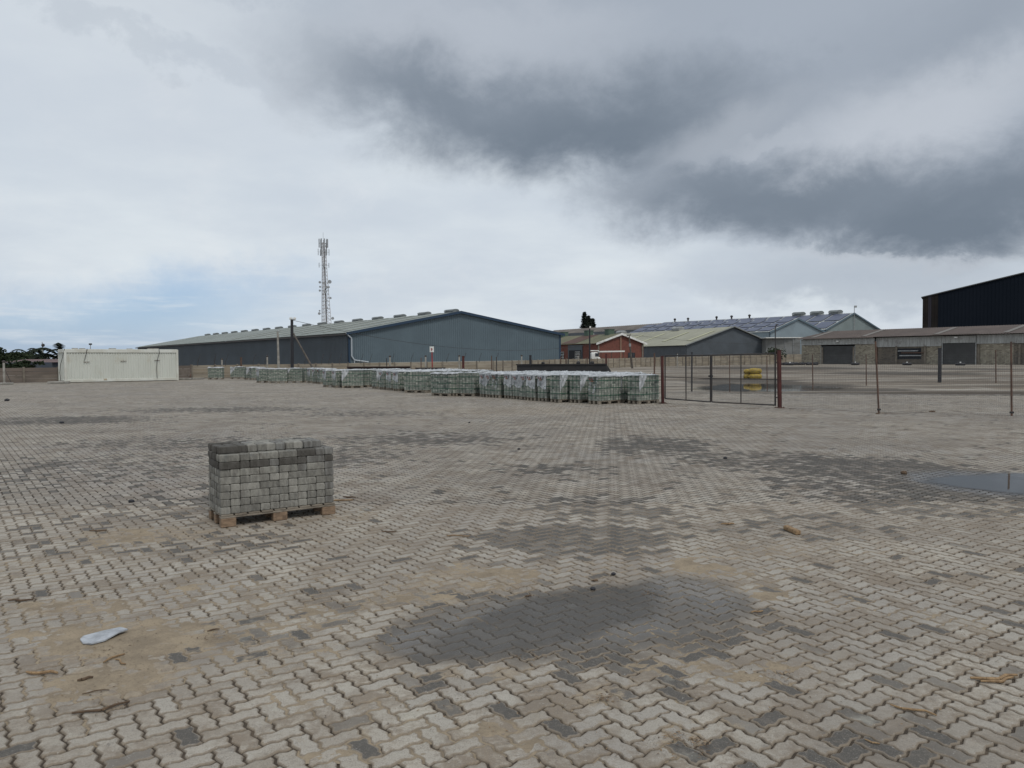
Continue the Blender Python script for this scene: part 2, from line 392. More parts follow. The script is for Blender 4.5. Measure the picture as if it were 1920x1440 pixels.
def paver_mat():
    m = bpy.data.materials.new('concrete_block_paving'); m.use_nodes = True; t = NT(m.node_tree); b = t.n['Principled BSDF']
    pos = E(t, t.new('ShaderNodeNewGeometry').outputs['Position'])
    def at(n): return E(t, t.new('ShaderNodeAttribute', attribute_name=n).outputs['Fac'])
    tone, rnd, damp, sand = at('tone'), at('rnd'), at('damp'), at('sand')
    rim = at('rim'); off = t.xyz(rnd*37., rnd*91., rnd*13.); pv = t.vmath('ADD', pos, off)
    big = t.noise(pos, .9, 5, .6); mid = t.noise(pos, 5.5, 6, .65); fine = t.noise(pos, 160., 4, .7); blot = t.noise(pv, 11., 4, .6); grit = t.noise(pos, 480., 2, .6)
    # block colour: warm grey, each a little different; dark ones are dark in the middle with paler rims
    base = t.mix(rnd, (.355,.322,.275), (.425,.380,.312))
    base = t.mix(t.smooth(big, .42, .68)*.75, base, (.29,.25,.205)); base = t.mix(t.smooth(t.noise(pos, .23, 5, .6), .45, .62)*.45, base, (.27,.255,.24))
    lightf = t.smooth(tone, .34, 1.)
    st1 = t.noise(pos, 2.3, 7, .7, .5); rn0 = t.noise(pos, 30., 5, .7); st2 = t.noise(t.vmath('ADD', pos, (5, 3, 0)), .55, 6, .65)
    base = t.mix(t.smooth(st1+(rnd-.5)*.14+(rn0-.5)*.35, .43, .64)*.80, base, (.180,.135,.092)); base = t.mix(t.smooth(st2, .45, .62)*.55, base, (.200,.168,.135))
    base = t.mix(t.smooth(t.noise(pv, 1.1, 3, .5), .52, .7)*.3, base, (.47,.445,.39))
    dkf = at('dark'); base = t.mix(t.smooth(dkf*.9+(st1-.5)*1.5+(rnd-.5)*.5, .35, .85)*.72, base, (.100,.085,.070))
    base = t.mix((1.0-lightf)*.55, base, t.mix(rnd, (.125,.108,.090), (.175,.155,.132)))
    dk = t.smooth(tone, .45, .15)*t.smooth(blot*1.1-rim*.42+(mid-.5)*.5, .10, .42)
    base = t.mix(dk*.9, base, (.058,.053,.047))
    # blotches on otherwise pale blocks, lichen rims, rust brown
    base = t.mix(t.smooth(blot+(fine-.5)*.5, .56, .74)*t.smooth(mid, .42, .6)*.75, base, (.115,.10,.088))
    base = t.mix(t.smooth(mid, .56, .75)*.35, base, (.25,.20,.15))
    base = t.mix(t.smooth(t.noise(pv, 3.3, 5, .6), .6, .75)*.45, base, (.43,.41,.35))
    rn = t.noise(pos, 42., 5, .7); base = t.mix(t.smooth(rim+(rn-.5)*1.5+(mid-.5)*1.2, .36, 1.08)*.80, base, t.mix(mid, (.14,.108,.078), (.24,.19,.135)))
    base = t.mix(t.smooth(rn+(fine-.5)*.6, .48, .72)*.5, base, (.18,.152,.125)); base = t.mix(t.smooth(fine, .45, .70)*.55, base, (.14,.125,.11)); base = t.mix(t.smooth(t.noise(pv, 75., 4, .7), .60, .72)*.5, base, (.50,.48,.44)); base = t.mix(t.smooth(grit, .6, .72)*.35, base, (.52,.50,.46))
    sn = t.noise(pos, 7.5, 7, .68, .6); sf = t.smooth(sn*1.25+sand*.36+(mid-.5)*.6+rim*.10-(rnd-.5)*.10, .80, 1.02)*t.math('MINIMUM', sand*3.0, 1.)
    ambs = t.smooth(t.noise(pos, 1.7, 6, .65), .50, .72)*t.smooth(sn+rim*.1, .48, .68)*.7
    sandc = t.mix(t.smooth(t.noise(pos, 20., 6, .7), .35, .65), (.31,.255,.185), (.225,.18,.135)); sandc = t.mix(t.smooth(fine, .5, .75)*.5, sandc, (.13,.095,.065))
    sf2 = t.math('MAXIMUM', sf*.88, ambs*.6)
    base = t.mix(sf2, base, sandc)
    dn = t.noise(pos, 3.1, 6, .62); df = t.smooth(damp+(dn-.5)*.7, .28, .62)
    base = t.mix(df, base, t.mix(.66, base, (.118,.104,.088)))
    t.put(b.inputs['Base Color'], base)
    film = t.smooth(damp+(dn-.5)*.8, .62, .85)
    rg = .84-df*.26-film*.34; t.put(b.inputs['Roughness'], rg); b.inputs['Specular IOR Level'].default_value = .42
    bn = t.new('ShaderNodeBump'); bn.inputs['Distance'].default_value = .0035
    t.put(bn.inputs['Strength'], (1.0-film*.8)*.75); t.put(bn.inputs['Height'], fine*.55+t.noise(pos, 34., 5, .65)+sf*.6); t.l.new(bn.outputs[0], b.inputs['Normal'])
    return m
def ground_mat():
    m = bpy.data.materials.new('sandy_ground'); m.use_nodes = True; t = NT(m.node_tree); b = t.n['Principled BSDF']
    pos = E(t, t.new('ShaderNodeNewGeometry').outputs['Position'])
    st = t.vmath('MULTIPLY', pos, (.045, .16, 1)); st2 = t.vmath('MULTIPLY', pos, (.12, .5, 1))
    a = t.noise(st, 1.0, 7, .6, .4); c = t.noise(st2, 1.0, 7, .65, .5); f = t.noise(pos, 9., 6, .7); g = t.noise(pos, 60., 4, .7)
    col = t.ramp(a, [(.30, (.085,.068,.052)), (.42, (.155,.125,.095)), (.50, (.215,.18,.14)), (.58, (.31,.28,.24)), (.66, (.20,.165,.125)), (.75, (.26,.22,.165))])
    col = t.mix(t.smooth(c, .50, .60)*.8, col, (.085,.070,.055))
    col = t.mix(t.smooth(c, .42, .36)*.6, col, (.45,.43,.39))
    col = t.mix(t.smooth(f, .5, .75)*.4, col, (.13,.105,.08))
    # joint sand between the blocks of the yard
    sp_ = t.new('ShaderNodeSeparateXYZ'); t.put(sp_.inputs[0], pos); y = E(t, sp_.outputs[1])
    j = t.mix(t.smooth(f, .35, .7), (.055,.043,.033), (.120,.092,.066)); j = t.mix(t.smooth(g, .45, .65)*.5, j, (.032,.026,.021))
    near = t.smooth(y, 37., 34.)
    dmp = None
    for px_, py_, rx_, ry_ in ((1400,713,90,5.5),(1500,722,110,4),(1330,717,45,4),(1600,731,120,2.5),(1450,690,200,3),(1700,700,160,3.5),(1820,692,120,2)):
        c_ = G(px_, py_); ex_ = abs(G(px_+rx_, py_).x-c_.x); ey_ = abs(G(px_, py_-ry_).y-G(px_, py_+ry_).y)/2
        d_ = t.vmath('LENGTH', t.vmath('MULTIPLY', t.vmath('SUBTRACT', pos, (c_.x, c_.y, 0)), (1/ex_, 1/ey_, 0))); v_ = t.smooth(d_+(t.noise(pos, .5, 6, .65)-.5)*1.2, 1.15, .75); dmp = v_ if dmp is None else t.math('MAXIMUM', dmp, v_)
    col = t.mix(dmp*.8, col, (.055,.045,.036))
    col = t.mix(near, col, j)
    t.put(b.inputs['Base Color'], col); b.inputs['Roughness'].default_value = .9; b.inputs['Specular IOR Level'].default_value = .25
    bn = t.new('ShaderNodeBump'); bn.inputs['Distance'].default_value = .01; bn.inputs['Strength'].default_value = .6
    t.put(bn.inputs['Height'], g+f); t.l.new(bn.outputs[0], b.inputs['Normal'])
    return m
gm = MB(); gm.quad((-1800,-60,-.009), (1800,-60,-.009), (1800,3200,-.009), (-1800,3200,-.009))
tag(gm.build('ground', ground_mat()), kind='structure')
pav = make_pavement([paver_mat()]); tag(pav, kind='structure')
# flush concrete edging where the paving ends towards the open ground
M_conc = mat('pale_concrete', (.33,.315,.285), .85, (.22,.205,.18), 2.5, bump=.3)
kb = MB(); e0 = Vector((EDGE0.x-6, EDGE0.y+.2+6*(EDGE0.y-EDGE1.y)/(EDGE1.x-EDGE0.x), 0)); e1 = EDGE1+(EDGE1-EDGE0)*.7+Vector((0,.2,0))
dv = (e1-e0).normalized(); nv_ = Vector((-dv.y, dv.x, 0))
for k in range(int((e1-e0).length)):
    a = e0+dv*(k*1.0+.01); kb.extrude([a, a+dv*.98, a+dv*.98+nv_*.15, a+nv_*.15], (0,0,.012+.006*(k%3)))
tag(kb.build('kerb', M_conc), kind='structure')
# ---- standing water
def water_mat(tint, name='rain_water', ior=1.33, cmax=1.):
    m = bpy.data.materials.new(name); m.use_nodes = True; t = NT(m.node_tree); t.n.clear()
    pos = E(t, t.new('ShaderNodeNewGeometry').outputs['Position']); e = E(t, t.new('ShaderNodeAttribute', attribute_name='edge').outputs['Fac'])
    n = t.noise(pos, 1.3, 7, .68); cov = t.smooth(e*1.1+(n-.5)*2.0, .25, 1.0)*cmax
    fr = t.new('ShaderNodeFresnel'); fr.inputs[0].default_value = ior
    gl = t.new('ShaderNodeBsdfGlossy'); gl.inputs['Roughness'].default_value = .02; gl.inputs[0].default_value = (1,1,1,1)
    tr = t.new('ShaderNodeBsdfTransparent'); tr.inputs[0].default_value = tint+(1,)
    df = t.new('ShaderNodeBsdfDiffuse'); df.inputs[0].default_value = (.145,.132,.114,1)
    mm = t.new('ShaderNodeMixShader'); mm.inputs[0].default_value = .45; t.l.new(tr.outputs[0], mm.inputs[1]); t.l.new(df.outputs[0], mm.inputs[2])
    m1_ = t.new('ShaderNodeMixShader'); t.l.new(fr.outputs[0], m1_.inputs[0]); t.l.new(mm.outputs[0], m1_.inputs[1]); t.l.new(gl.outputs[0], m1_.inputs[2])
    cl = t.new('ShaderNodeBsdfTransparent'); m2_ = t.new('ShaderNodeMixShader'); t.put(m2_.inputs[0], cov)
    t.l.new(cl.outputs[0], m2_.inputs[1]); t.l.new(m1_.outputs[0], m2_.inputs[2])
    bn = t.new('ShaderNodeBump'); bn.inputs['Strength'].default_value = .03; bn.inputs['Distance'].default_value = .01; t.put(bn.inputs['Height'], t.noise(pos, 6., 3, .5)); t.l.new(bn.outputs[0], gl.inputs['Normal'])
    o = t.new('ShaderNodeOutputMaterial'); t.l.new(m2_.outputs[0], o.inputs[0]); return m
M_water = water_mat((.55,.53,.5)); M_film_w = water_mat((.5,.48,.45), 'thin_rain_film', 1.33, .45)
def puddle(outl, z, label, seed=1, sub=10, m=None):
    """rings shrinking from the wobbly outline to the middle; 'edge' rises from 0 at the rim to 1 inside"""
    pts = [G(px, py, z) for px, py in outl]; n0 = len(pts); P2 = []
    for i in range(n0):
        a, b, c, d = pts[i-1], pts[i], pts[(i+1)%n0], pts[(i+2)%n0]
        for k in range(sub):
            t = k/sub; P2.append(.5*((2*b)+(c-a)*t+(2*a-5*b+4*c-d)*t*t+(3*b-a-3*c+d)*t**3))
    cen = sum(P2, Vector())/len(P2); n = len(P2); co = []; ed = []
    for r in range(7):
        k = r/7.
        for p in P2: q = p.lerp(cen, k); co.append((q.x, q.y, z)); ed.append(min(1, r/3.))
    co.append((cen.x, cen.y, z)); ed.append(1.)
    loops = []; tot = []; ccw = sum(p.x*q.y-q.x*p.y for p, q in zip(P2, P2[1:]+P2[:1])) > 0
    for r in range(6):
        for i in range(n): loops += ([r*n+i, r*n+(i+1)%n, (r+1)*n+(i+1)%n, (r+1)*n+i] if ccw else [r*n+i, (r+1)*n+i, (r+1)*n+(i+1)%n, r*n+(i+1)%n]); tot.append(4)
    for i in range(n): loops += ([6*n+i, 6*n+(i+1)%n, 7*n] if ccw else [6*n+i, 7*n, 6*n+(i+1)%n]); tot.append(3)
    o = make_mesh('water', co, loops, tot, [m or M_water], [('edge', 'POINT', ed)]); return tag(o, label, kind='structure')
puddle([(1700,897),(1760,888),(1830,886),(1900,883),(1990,884),(2060,900),(2040,925),(1960,936),(1880,932),(1800,922),(1740,912)], .0035, 'puddle on the paving at the right')
puddle([(700,1225),(780,1180),(900,1140),(1010,1105),(1120,1085),(1250,1080),(1330,1110),(1290,1150),(1180,1175),(1080,1215),(960,1240),(830,1262),(740,1262)], .0042, 'shallow puddle on the paving', m=M_film_w)
puddle([(1262,729),(1300,722),(1340,719),(1400,718.3),(1460,719),(1520,721.5),(1580,724.5),(1640,727),(1600,731),(1540,734.5),(1440,736.4),(1340,736),(1285,733)], .004, 'long puddle beyond the gate')

# ---- real sand washed over the blocks: a thin bumpy sheet that fills the joints first
def vnoise(x, y, f, seed):
    rs = np.random.RandomState(seed); T = rs.uniform(-1, 1, (256, 256)); X = x*f+1000.3; Y = y*f+1000.7
    xi = np.floor(X).astype(int); yi = np.floor(Y).astype(int); fx_ = X-xi; fy_ = Y-yi; fx_ = fx_*fx_*(3-2*fx_); fy_ = fy_*fy_*(3-2*fy_)
    g = lambda a, b: T[a % 256, b % 256]
    return (g(xi,yi)*(1-fx_)+g(xi+1,yi)*fx_)*(1-fy_)+(g(xi,yi+1)*(1-fx_)+g(xi+1,yi+1)*fx_)*fy_
def fbm(x, y, f, o, seed): return sum(vnoise(x, y, f*2**k, seed+k)*.56**k for k in range(o))
def sand_sheet():
    x0, x1, y0, y1 = -6.6, 4.6, 3.0, 9.4; st_ = .014
    gx, gy = np.meshgrid(np.arange(x0, x1, st_), np.arange(y0, y1, st_), indexing='ij')
    s_ = field(SAND, gx, gy)*(1-.75*np.minimum(1, field(WET, gx, gy)*1.2)); n = fbm(gx*.8+gy*.3, gy, 1.6, 6, 5); n2 = fbm(gx, gy, 14., 3, 50)
    n3 = fbm(gx, gy*1.4, 5.5, 4, 90); h = -.0130+.0150*np.clip(s_*1.0+n*.72+n3*.38-.24, -.4, 1.0)+.0020*n2-.006*(s_ < .03); h = np.minimum(h, .0032+.0012*n2)
    keep = h > -.0085; nx_, ny_ = gx.shape
    q = keep[:-1,:-1]|keep[1:,:-1]|keep[1:,1:]|keep[:-1,1:]
    ii, jj = np.nonzero(q); vid = lambda a, b: a*ny_+b
    quads = np.stack([vid(ii,jj), vid(ii+1,jj), vid(ii+1,jj+1), vid(ii,jj+1)], 1)
    u, inv = np.unique(quads.ravel(), return_inverse=True); co = np.stack([gx.ravel()[u], gy.ravel()[u], h.ravel()[u]], 1)
    m = bpy.data.materials.new('washed_sand'); m.use_nodes = True; t = NT(m.node_tree); b = t.n['Principled BSDF']
    pos = E(t, t.new('ShaderNodeNewGeometry').outputs['Position'])
    c = t.mix(t.smooth(t.noise(pos, 4., 6, .7), .35, .65), (.305,.245,.172), (.21,.168,.12)); c = t.mix(t.smooth(t.noise(pos, 70., 4, .7), .5, .72)*.6, c, (.12,.09,.065)); c = t.mix(t.smooth(t.noise(pos, 250., 3, .7), .58, .7)*.4, c, (.45,.39,.30))
    t.put(b.inputs['Base Color'], c); b.inputs['Roughness'].default_value = .95; b.inputs['Specular IOR Level'].default_value = .2
    bn = t.new('ShaderNodeBump'); bn.inputs['Distance'].default_value = .004; bn.inputs['Strength'].default_value = .8; t.put(bn.inputs['Height'], t.noise(pos, 120., 5, .7)); t.l.new(bn.outputs[0], b.inputs['Normal'])
    o = make_mesh('sand', co, inv.ravel(), np.full(len(quads), 4), [m]); o.data.polygons.foreach_set('use_smooth', [True]*len(quads))
    o['label'] = 'washed sand filling the joints and lying in ragged patches on the paving'; tag(o, kind='stuff')
sand_sheet()
# ------------------------------------------------------------------ shared materials
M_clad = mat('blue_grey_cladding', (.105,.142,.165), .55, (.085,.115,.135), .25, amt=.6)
M_clad_shade = mat('blue_grey_cladding_shaded', (.060,.075,.090), .6, (.048,.058,.068), .2, amt=.7)  # same cladding, with the shade of the long side wall put into its colour
M_bluetrim = mat('blue_trim', (.016,.038,.072), .6)
M_roofg = mat('grey_green_roof_sheet', (.215,.235,.22), .6, (.165,.18,.17), .12, amt=.8, stretch=(1,1,1), col3=(.27,.29,.265))
M_roofstrip = mat('translucent_roof_sheet', (.33,.345,.30), .5, (.28,.29,.25), .3)
M_vent = mat('galvanised_vent', (.17,.185,.185), .5, (.12,.13,.13), 1.)
M_white = mat('white_paint', (.72,.72,.70), .5, (.58,.57,.53), 2.)
M_pipe = mat('white_plastic_pipe', (.36,.39,.42), .5)
M_brick = mat('red_brick', (.165,.060,.044), .85, (.115,.044,.034), 2.2, amt=.8, col3=(.135,.068,.052))
M_olive = mat('mossy_green_roof', (.115,.118,.078), .85, (.16,.145,.095), .5, amt=.8)
M_rustroof = mat('rust_brown_roof', (.11,.06,.045), .8, (.08,.05,.04), .6)
M_green = mat('green_vent_box', (.075,.115,.085), .7, (.06,.09,.07), .7)
M_beige = mat('beige_roof_sheet', (.29,.285,.225), .7, (.235,.23,.18), .18, amt=.8, col3=(.33,.32,.26))
M_yellow_sheet = mat('yellow_translucent_sheet', (.42,.41,.27), .5, (.36,.35,.23), .5)
M_greyw = mat('grey_wall_sheet', (.085,.098,.112), .6, (.07,.08,.09), .3)
M_lightw = mat('light_blue_grey_sheet', (.235,.285,.315), .6, (.20,.24,.265), .2)
M_palew = mat('pale_grey_green_sheet', (.225,.265,.265), .6, (.19,.225,.225), .2)
M_solar = mat('solar_glass', (.080,.092,.135), .28, (.098,.108,.155), .5, spec=.5)
M_solroof = mat('weathered_light_roof', (.40,.42,.42), .6, (.32,.33,.33), .4)
M_brown = mat('brown_roof_sheet', (.105,.082,.072), .8, (.082,.065,.058), .35, amt=.9, col3=(.13,.105,.09))
M_brown2 = mat('lichen_roof_sheet', (.155,.135,.115), .8, (.10,.085,.075), .12, amt=1., col3=(.21,.195,.175))
M_block = mat('old_concrete_block', (.32,.29,.225), .9, (.23,.205,.16), .9, amt=.9, col3=(.10,.07,.055), bump=.5, bscale=6)
M_panelc = mat('precast_concrete', (.265,.225,.17), .9, (.19,.16,.12), .7, amt=.9, stretch=(.5,.5,2.6), col3=(.12,.10,.085), bump=.4, bscale=5)
M_panelb = mat('precast_concrete_brown', (.155,.125,.105), .9, (.115,.095,.08), .7, amt=.9, stretch=(.5,.5,2.), bump=.4, bscale=5)
M_pcpost = mat('precast_post', (.20,.175,.14), .9, (.13,.11,.09), 1.5)
M_fibre = mat('fibre_cement_sheet', (.40,.405,.395), .75, (.27,.27,.26), .9, amt=.9, stretch=(2.5,2.5,.4), col3=(.17,.15,.14))
M_roller = mat('dark_roller_shutter', (.062,.064,.066), .55, (.052,.053,.055), .6)
M_black = mat('near_black_cladding', (.0055,.0085,.0140), .8, (.0070,.0100,.0160), .1, spec=.08)
M_blackb = mat('dark_brown_cladding', (.020,.017,.015), .8, (.014,.012,.012), .4, spec=.1)
M_blackp = mat('dark_purple_flashing', (.014,.012,.020), .6)
M_steel = mat('galvanised_steel', (.34,.35,.35), .5, (.22,.22,.22), 3.)
M_dsteel = mat('dark_steel', (.028,.028,.030), .6, (.05,.04,.035), 4.)
M_rust = mat('rusty_steel', (.075,.048,.038), .8, (.12,.07,.05), 5., bump=.2)
M_redpost = mat('red_oxide_paint', (.075,.018,.015), .7, (.050,.015,.013), 3., amt=.8, col3=(.05,.025,.02), bump=.15)
M_red = mat('red_paint', (.30,.03,.03), .5, (.2,.025,.025), 3.)
M_wood = mat('weathered_pallet_wood', (.26,.225,.18), .85, (.16,.135,.105), 6., stretch=(1,1,5), col3=(.09,.065,.05), bump=.3, bscale=30)
M_oldwood = mat('grey_pole_timber', (.095,.082,.07), .85, (.06,.05,.042), 3.)
M_dpole = mat('black_pole', (.018,.018,.022), .6)
M_glass = mat('dark_window_glass', (.02,.024,.03), .15, spec=.6)
M_void = mat('opening_shade_black', (.016,.018,.022), .8)  # flat black painted for the shade inside openings
M_leaf = mat('dark_foliage', (.010,.017,.009), .8, (.018,.027,.013), .8, spec=.1)
M_palm = mat('palm_frond', (.012,.018,.012), .8, (.022,.026,.016), 1., spec=.1)
M_bark = mat('bark', (.07,.055,.045), .9)
M_pine = mat('pine_needles', (.012,.018,.014), .8, (.02,.03,.02), .5)
UP = Vector((0,0,1))
def lerp(a, b, t): return a+(b-a)*t
# ------------------------------------------------------------------ buildings
def gable_shell(t, L, R, back, ze, zr, far_ze=None, far_zr=None, wallA=None, wallB=None, roof=None, nA=60, nB=120, over=.4, apex_t=.5, trim=None, side='left', ribs=.06, roofn=None):
    """L, R: near gable base corners (z 0); back: vector to the far gable. returns handy points"""
    L = Vector(L); R = Vector(R); back = Vector(back); L.z = R.z = 0; g = (R-L).normalized(); w = (R-L).length; bn = back.normalized()
    far_ze = far_ze or ze; far_zr = far_zr or zr
    ap = L+(R-L)*apex_t
    def roofz(f): return ze+(zr-ze)*(f/apex_t if f < apex_t else (1-f)/(1-apex_t))
    nout = -bn
    mb = MB()
    def top(f): p = lerp(L, R, f); return Vector((p.x, p.y, roofz(f)))
    k = max(2, int(nA*apex_t))
    mb.ribbed(lambda s_: lerp(L, ap, s_), lambda s_: top(s_*apex_t), k, nout, ribs)
    mb.ribbed(lambda s_: lerp(ap, R, s_), lambda s_: top(apex_t+s_*(1-apex_t)), max(2, nA-k), nout, ribs)
    mb.build('gable_wall', wallA, t)
    mb = MB(); LF = L+back; RF = R+back
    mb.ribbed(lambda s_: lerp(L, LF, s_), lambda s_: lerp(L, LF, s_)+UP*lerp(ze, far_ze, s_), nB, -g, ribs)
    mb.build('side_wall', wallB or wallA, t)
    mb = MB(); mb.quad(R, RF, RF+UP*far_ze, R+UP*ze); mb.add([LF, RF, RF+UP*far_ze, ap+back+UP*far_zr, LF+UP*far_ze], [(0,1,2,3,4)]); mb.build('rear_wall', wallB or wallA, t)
    o = -bn*over; rn = roofn or nB
    sl = (zr-ze)/(w*apex_t); sr_ = (zr-ze)/(w*(1-apex_t))
    mb = MB()
    eL0 = L+o-g*over+UP*(ze-sl*over+.10); eL1 = LF-o-g*over+UP*(far_ze-sl*over+.10); r0 = ap+o+UP*(zr+.14); r1 = ap+back-o+UP*(far_zr+.14)
    nn = (r0-eL0).cross(eL1-eL0).normalized(); nn = nn if nn.z > 0 else -nn
    mb.ribbed(lambda s_: lerp(eL0, eL1, s_), lambda s_: lerp(r0, r1, s_), rn, nn, .05)
    eR0 = R+o+g*over+UP*(ze-sr_*over+.10); eR1 = RF-o+g*over+UP*(far_ze-sr_*over+.10)
    mb.ribbed(lambda s_: lerp(eR0, eR1, s_), lambda s_: lerp(r0, r1, s_), rn, UP, .05)
    mb.build('roof', roof, t)
    if trim:
        mb = MB(); e = nout*.10
        for a, b in ((eL0, r0), (eR0, r0)):
            mb.extrude([a+e+UP*.12, b+e+UP*.12, b+e-UP*.36, a+e-UP*.36], nout*.08)
        mb.extrude([L+nout*.1, L+nout*.1+g*.35, L+nout*.1+g*.35+UP*(ze+.2), L+nout*.1+UP*(ze)], nout*.03)
        mb.extrude([R+nout*.1-g*.35, R+nout*.1, R+nout*.1+UP*ze, R+nout*.1-g*.35+UP*(ze+.2)], nout*.03)
        mb.build('trim', trim, t)
    return dict(L=L, R=R, ap=ap, g=g, bn=bn, back=back, nout=nout, r0=r0, r1=r1, eL0=eL0, eL1=eL1, eR0=eR0, eR1=eR1, nn=nn, w=w)
def on_roof(D, s_, f, lift=.08):            # s along the length, f from eave (0) to ridge (1), left slope
    return lerp(lerp(D['eL0'], D['eL1'], s_), lerp(D['r0'], D['r1'], s_), f)+D['nn']*lift
def patch(mb, D, s0, s1, f0, f1, lift=.10, th=.05, mi=0):
    c = [on_roof(D, s0, f0, lift), on_roof(D, s1, f0, lift), on_roof(D, s1, f1, lift), on_roof(D, s0, f1, lift)]
    mb.extrude(c, D['nn']*th, mi)
def ridge_vent(t, D, s_, ln=3.4, wd=1.5, h=.75, m=None):
    c = lerp(D['r0'], D['r1'], s_); d = (D['r1']-D['r0']).normalized(); g = D['g']; mb = MB()
    pts = []
    for k in range(9):
        a = math.pi*k/8; pts.append(c+g*(math.cos(a)*wd/2)+UP*(h*.35+math.sin(a)*h*.65)-d*ln/2)
    mb.extrude([c-d*ln/2+g*wd*.42-UP*.15]+[c-d*ln/2+g*wd*.42+UP*h*.3]+[c-d*ln/2-g*wd*.42+UP*h*.3, c-d*ln/2-g*wd*.42-UP*.15], d*ln)
    mb.extrude(pts, d*ln)
    return mb.build('roof_vent', m or M_vent, t)
# --- the long blue-grey warehouse
L = GX(653, 136); R_ = GX(1051, 150); Fp = GX(259, 274)
ze = P(653, 624.2, 136).z
wh = thing('warehouse', 'long blue-grey corrugated warehouse with a row of ridge vents behind the wall', 'warehouse', L)
D = gable_shell(wh, L, R_, Fp-L, ze, P(868, 585.3, 142.5).z, wallA=M_clad, wallB=M_clad_shade, roof=M_roofg, nA=112, nB=300, trim=M_bluetrim, over=.5, ribs=.085)
for i in range(17): ridge_vent(wh, D, .018+i*.0575, 3.1, 1.4, .6)
for s0 in (.03,.09,.15,.21,.27,.34,.41): mb = MB(); patch(mb, D, s0, s0+.0085, .12, .96); mb.build('rooflight', M_roofstrip, wh)
mb = MB(); a = D['eL0']+UP*-.12; b = D['eL1']+UP*-.12
mb.extrude([a, a-D['g']*.25, a-D['g']*.25-UP*.28, a-UP*.28], b-a); mb.build('gutter', M_dsteel, wh)
mb = MB(); c = D['L']+D['nout']*.35+D['g']*.5
mb.path([D['eL0']-UP*.1, c+UP*(ze-1.0), c+UP*2.2, c+D['g']*.5+UP*1.5, c+D['g']*3.+UP*1.15], .13, 8); mb.tube(c+D['g']*.45+UP*1.5, c+D['g']*.45, .09); mb.build('downpipe', M_pipe, wh)
mb = MB()
mb.extrude([D['L']+D['nout']*.12+D['g']*(.5)+UP*.0, D['R']+D['nout']*.12-D['g']*.5, D['R']+D['nout']*.12-D['g']*.5+UP*1.35, D['L']+D['nout']*.12+D['g']*.5+UP*1.0], D['nout']*.12)
mb.build('plinth', M_pale := mat('pale_plinth', (.38,.37,.34), .8, (.28,.27,.24), .5), wh)
# --- brick workshop
L = GX(1119, 172); R_ = GX(1206.7, 176); bk = GX(1000, 197)-L
ze = P(1119, 643.4, 172).z
br = thing('brick_workshop', 'red brick workshop with mossy roof and three green roof boxes', 'building', L)
zr = P(1165, 626.6, 174).z
D = gable_shell(br, L, R_, bk, ze, zr, wallA=M_brick, wallB=M_brick, roof=M_olive, nA=1, nB=1, roofn=40, ribs=.0, over=.5)
mb = MB(); n_ = D['nout']
for a, b in ((D['eL0'], D['r0']), (D['eR0'], D['r0'])): mb.extrude([a+n_*.06+UP*.12, b+n_*.06+UP*.12, b+n_*.06-UP*.34, a+n_*.06-UP*.34], n_*.1)
mb.build('barge_board', M_white, br)
for f in (.03,.5,.97):
    mb = MB(); c = lerp(D['L'], D['R'], f); h = ze+(zr-ze)*(1-abs(f-.5)*2)-.4; mb.box(c+n_*.1+UP*h/2, (.34,.2,h), math.atan2(D['g'].y, D['g'].x)); mb.build('pier', M_pcpost if f != .5 else mat('brown_pier', (.22,.14,.10), .85), br)
wv = (D['back']).normalized(); rz_s = math.atan2(wv.y, wv.x); so = -D['g']
def side_at(px):                             # where the column px meets the long side wall
    lo, hi = 0., 1.
    for _ in range(30):
        m_ = (lo+hi)/2; p = D['L']+D['back']*m_
        if 960+FPX*p.x/p.y > px: lo = m_
        else: hi = m_
    return D['L']+D['back']*lo
def wall_rect(name, pa, pb, z0, z1, m, parent, out_=.06, th=.08, so=None):
    mb = MB(); mb.extrude([pa+so*out_+UP*z0, pb+so*out_+UP*z0, pb+so*out_+UP*z1, pa+so*out_+UP*z1], so*th); return mb.build(name, m, parent)
wall_rect('door_surround', side_at(1066), side_at(1093), 0, ze-.25, M_greyw, br, so=so)
dd = wall_rect('doorway_shade', side_at(1068), side_at(1091), 0, 3.55, M_void, br, .15, .03, so)  # black panel on the wall stands in for the unlit interior
mb = MB(); a, b = side_at(1080), side_at(1089)
for k in range(5): p = lerp(a, b, k/4)+so*.22; mb.tube(p+UP*1.5, p+UP*3.2, .045, n=4)
for z in (1.5,2.1,2.65,3.2): mb.tube(a+so*.22+UP*z, b+so*.22+UP*z, .045, n=4)
mb.build('window_grille', M_white, br)
wn = wall_rect('window', side_at(1053), side_at(1058), 1.3, 3.2, M_glass, br, .05, .05, so)
mb = MB(); a, b = side_at(1053), side_at(1058)
for k in (0,.5,1): p = lerp(a, b, k)+so*.14; mb.tube(p+UP*1.3, p+UP*3.2, .05, n=4)
for z in (1.3,1.9,2.5,3.2): mb.tube(a+so*.14+UP*z, b+so*.14+UP*z, .05, n=4)
mb.build('window_frame', M_white, br)
a = lerp(D['L'], D['R'], .66); b = lerp(D['L'], D['R'], .80)
mb = MB(); mb.extrude([a+n_*.05+UP*1.1, b+n_*.05+UP*1.1, b+n_*.05+UP*2.9, a+n_*.05+UP*2.9], n_*.06); mb.build('window', M_glass, br)
mb = MB()
for k in (0,.33,.66,1): p = lerp(a, b, k)+n_*.16; mb.tube(p+UP*1.1, p+UP*2.9, .05, n=4)
mb.build('window_bars', M_dsteel, br)
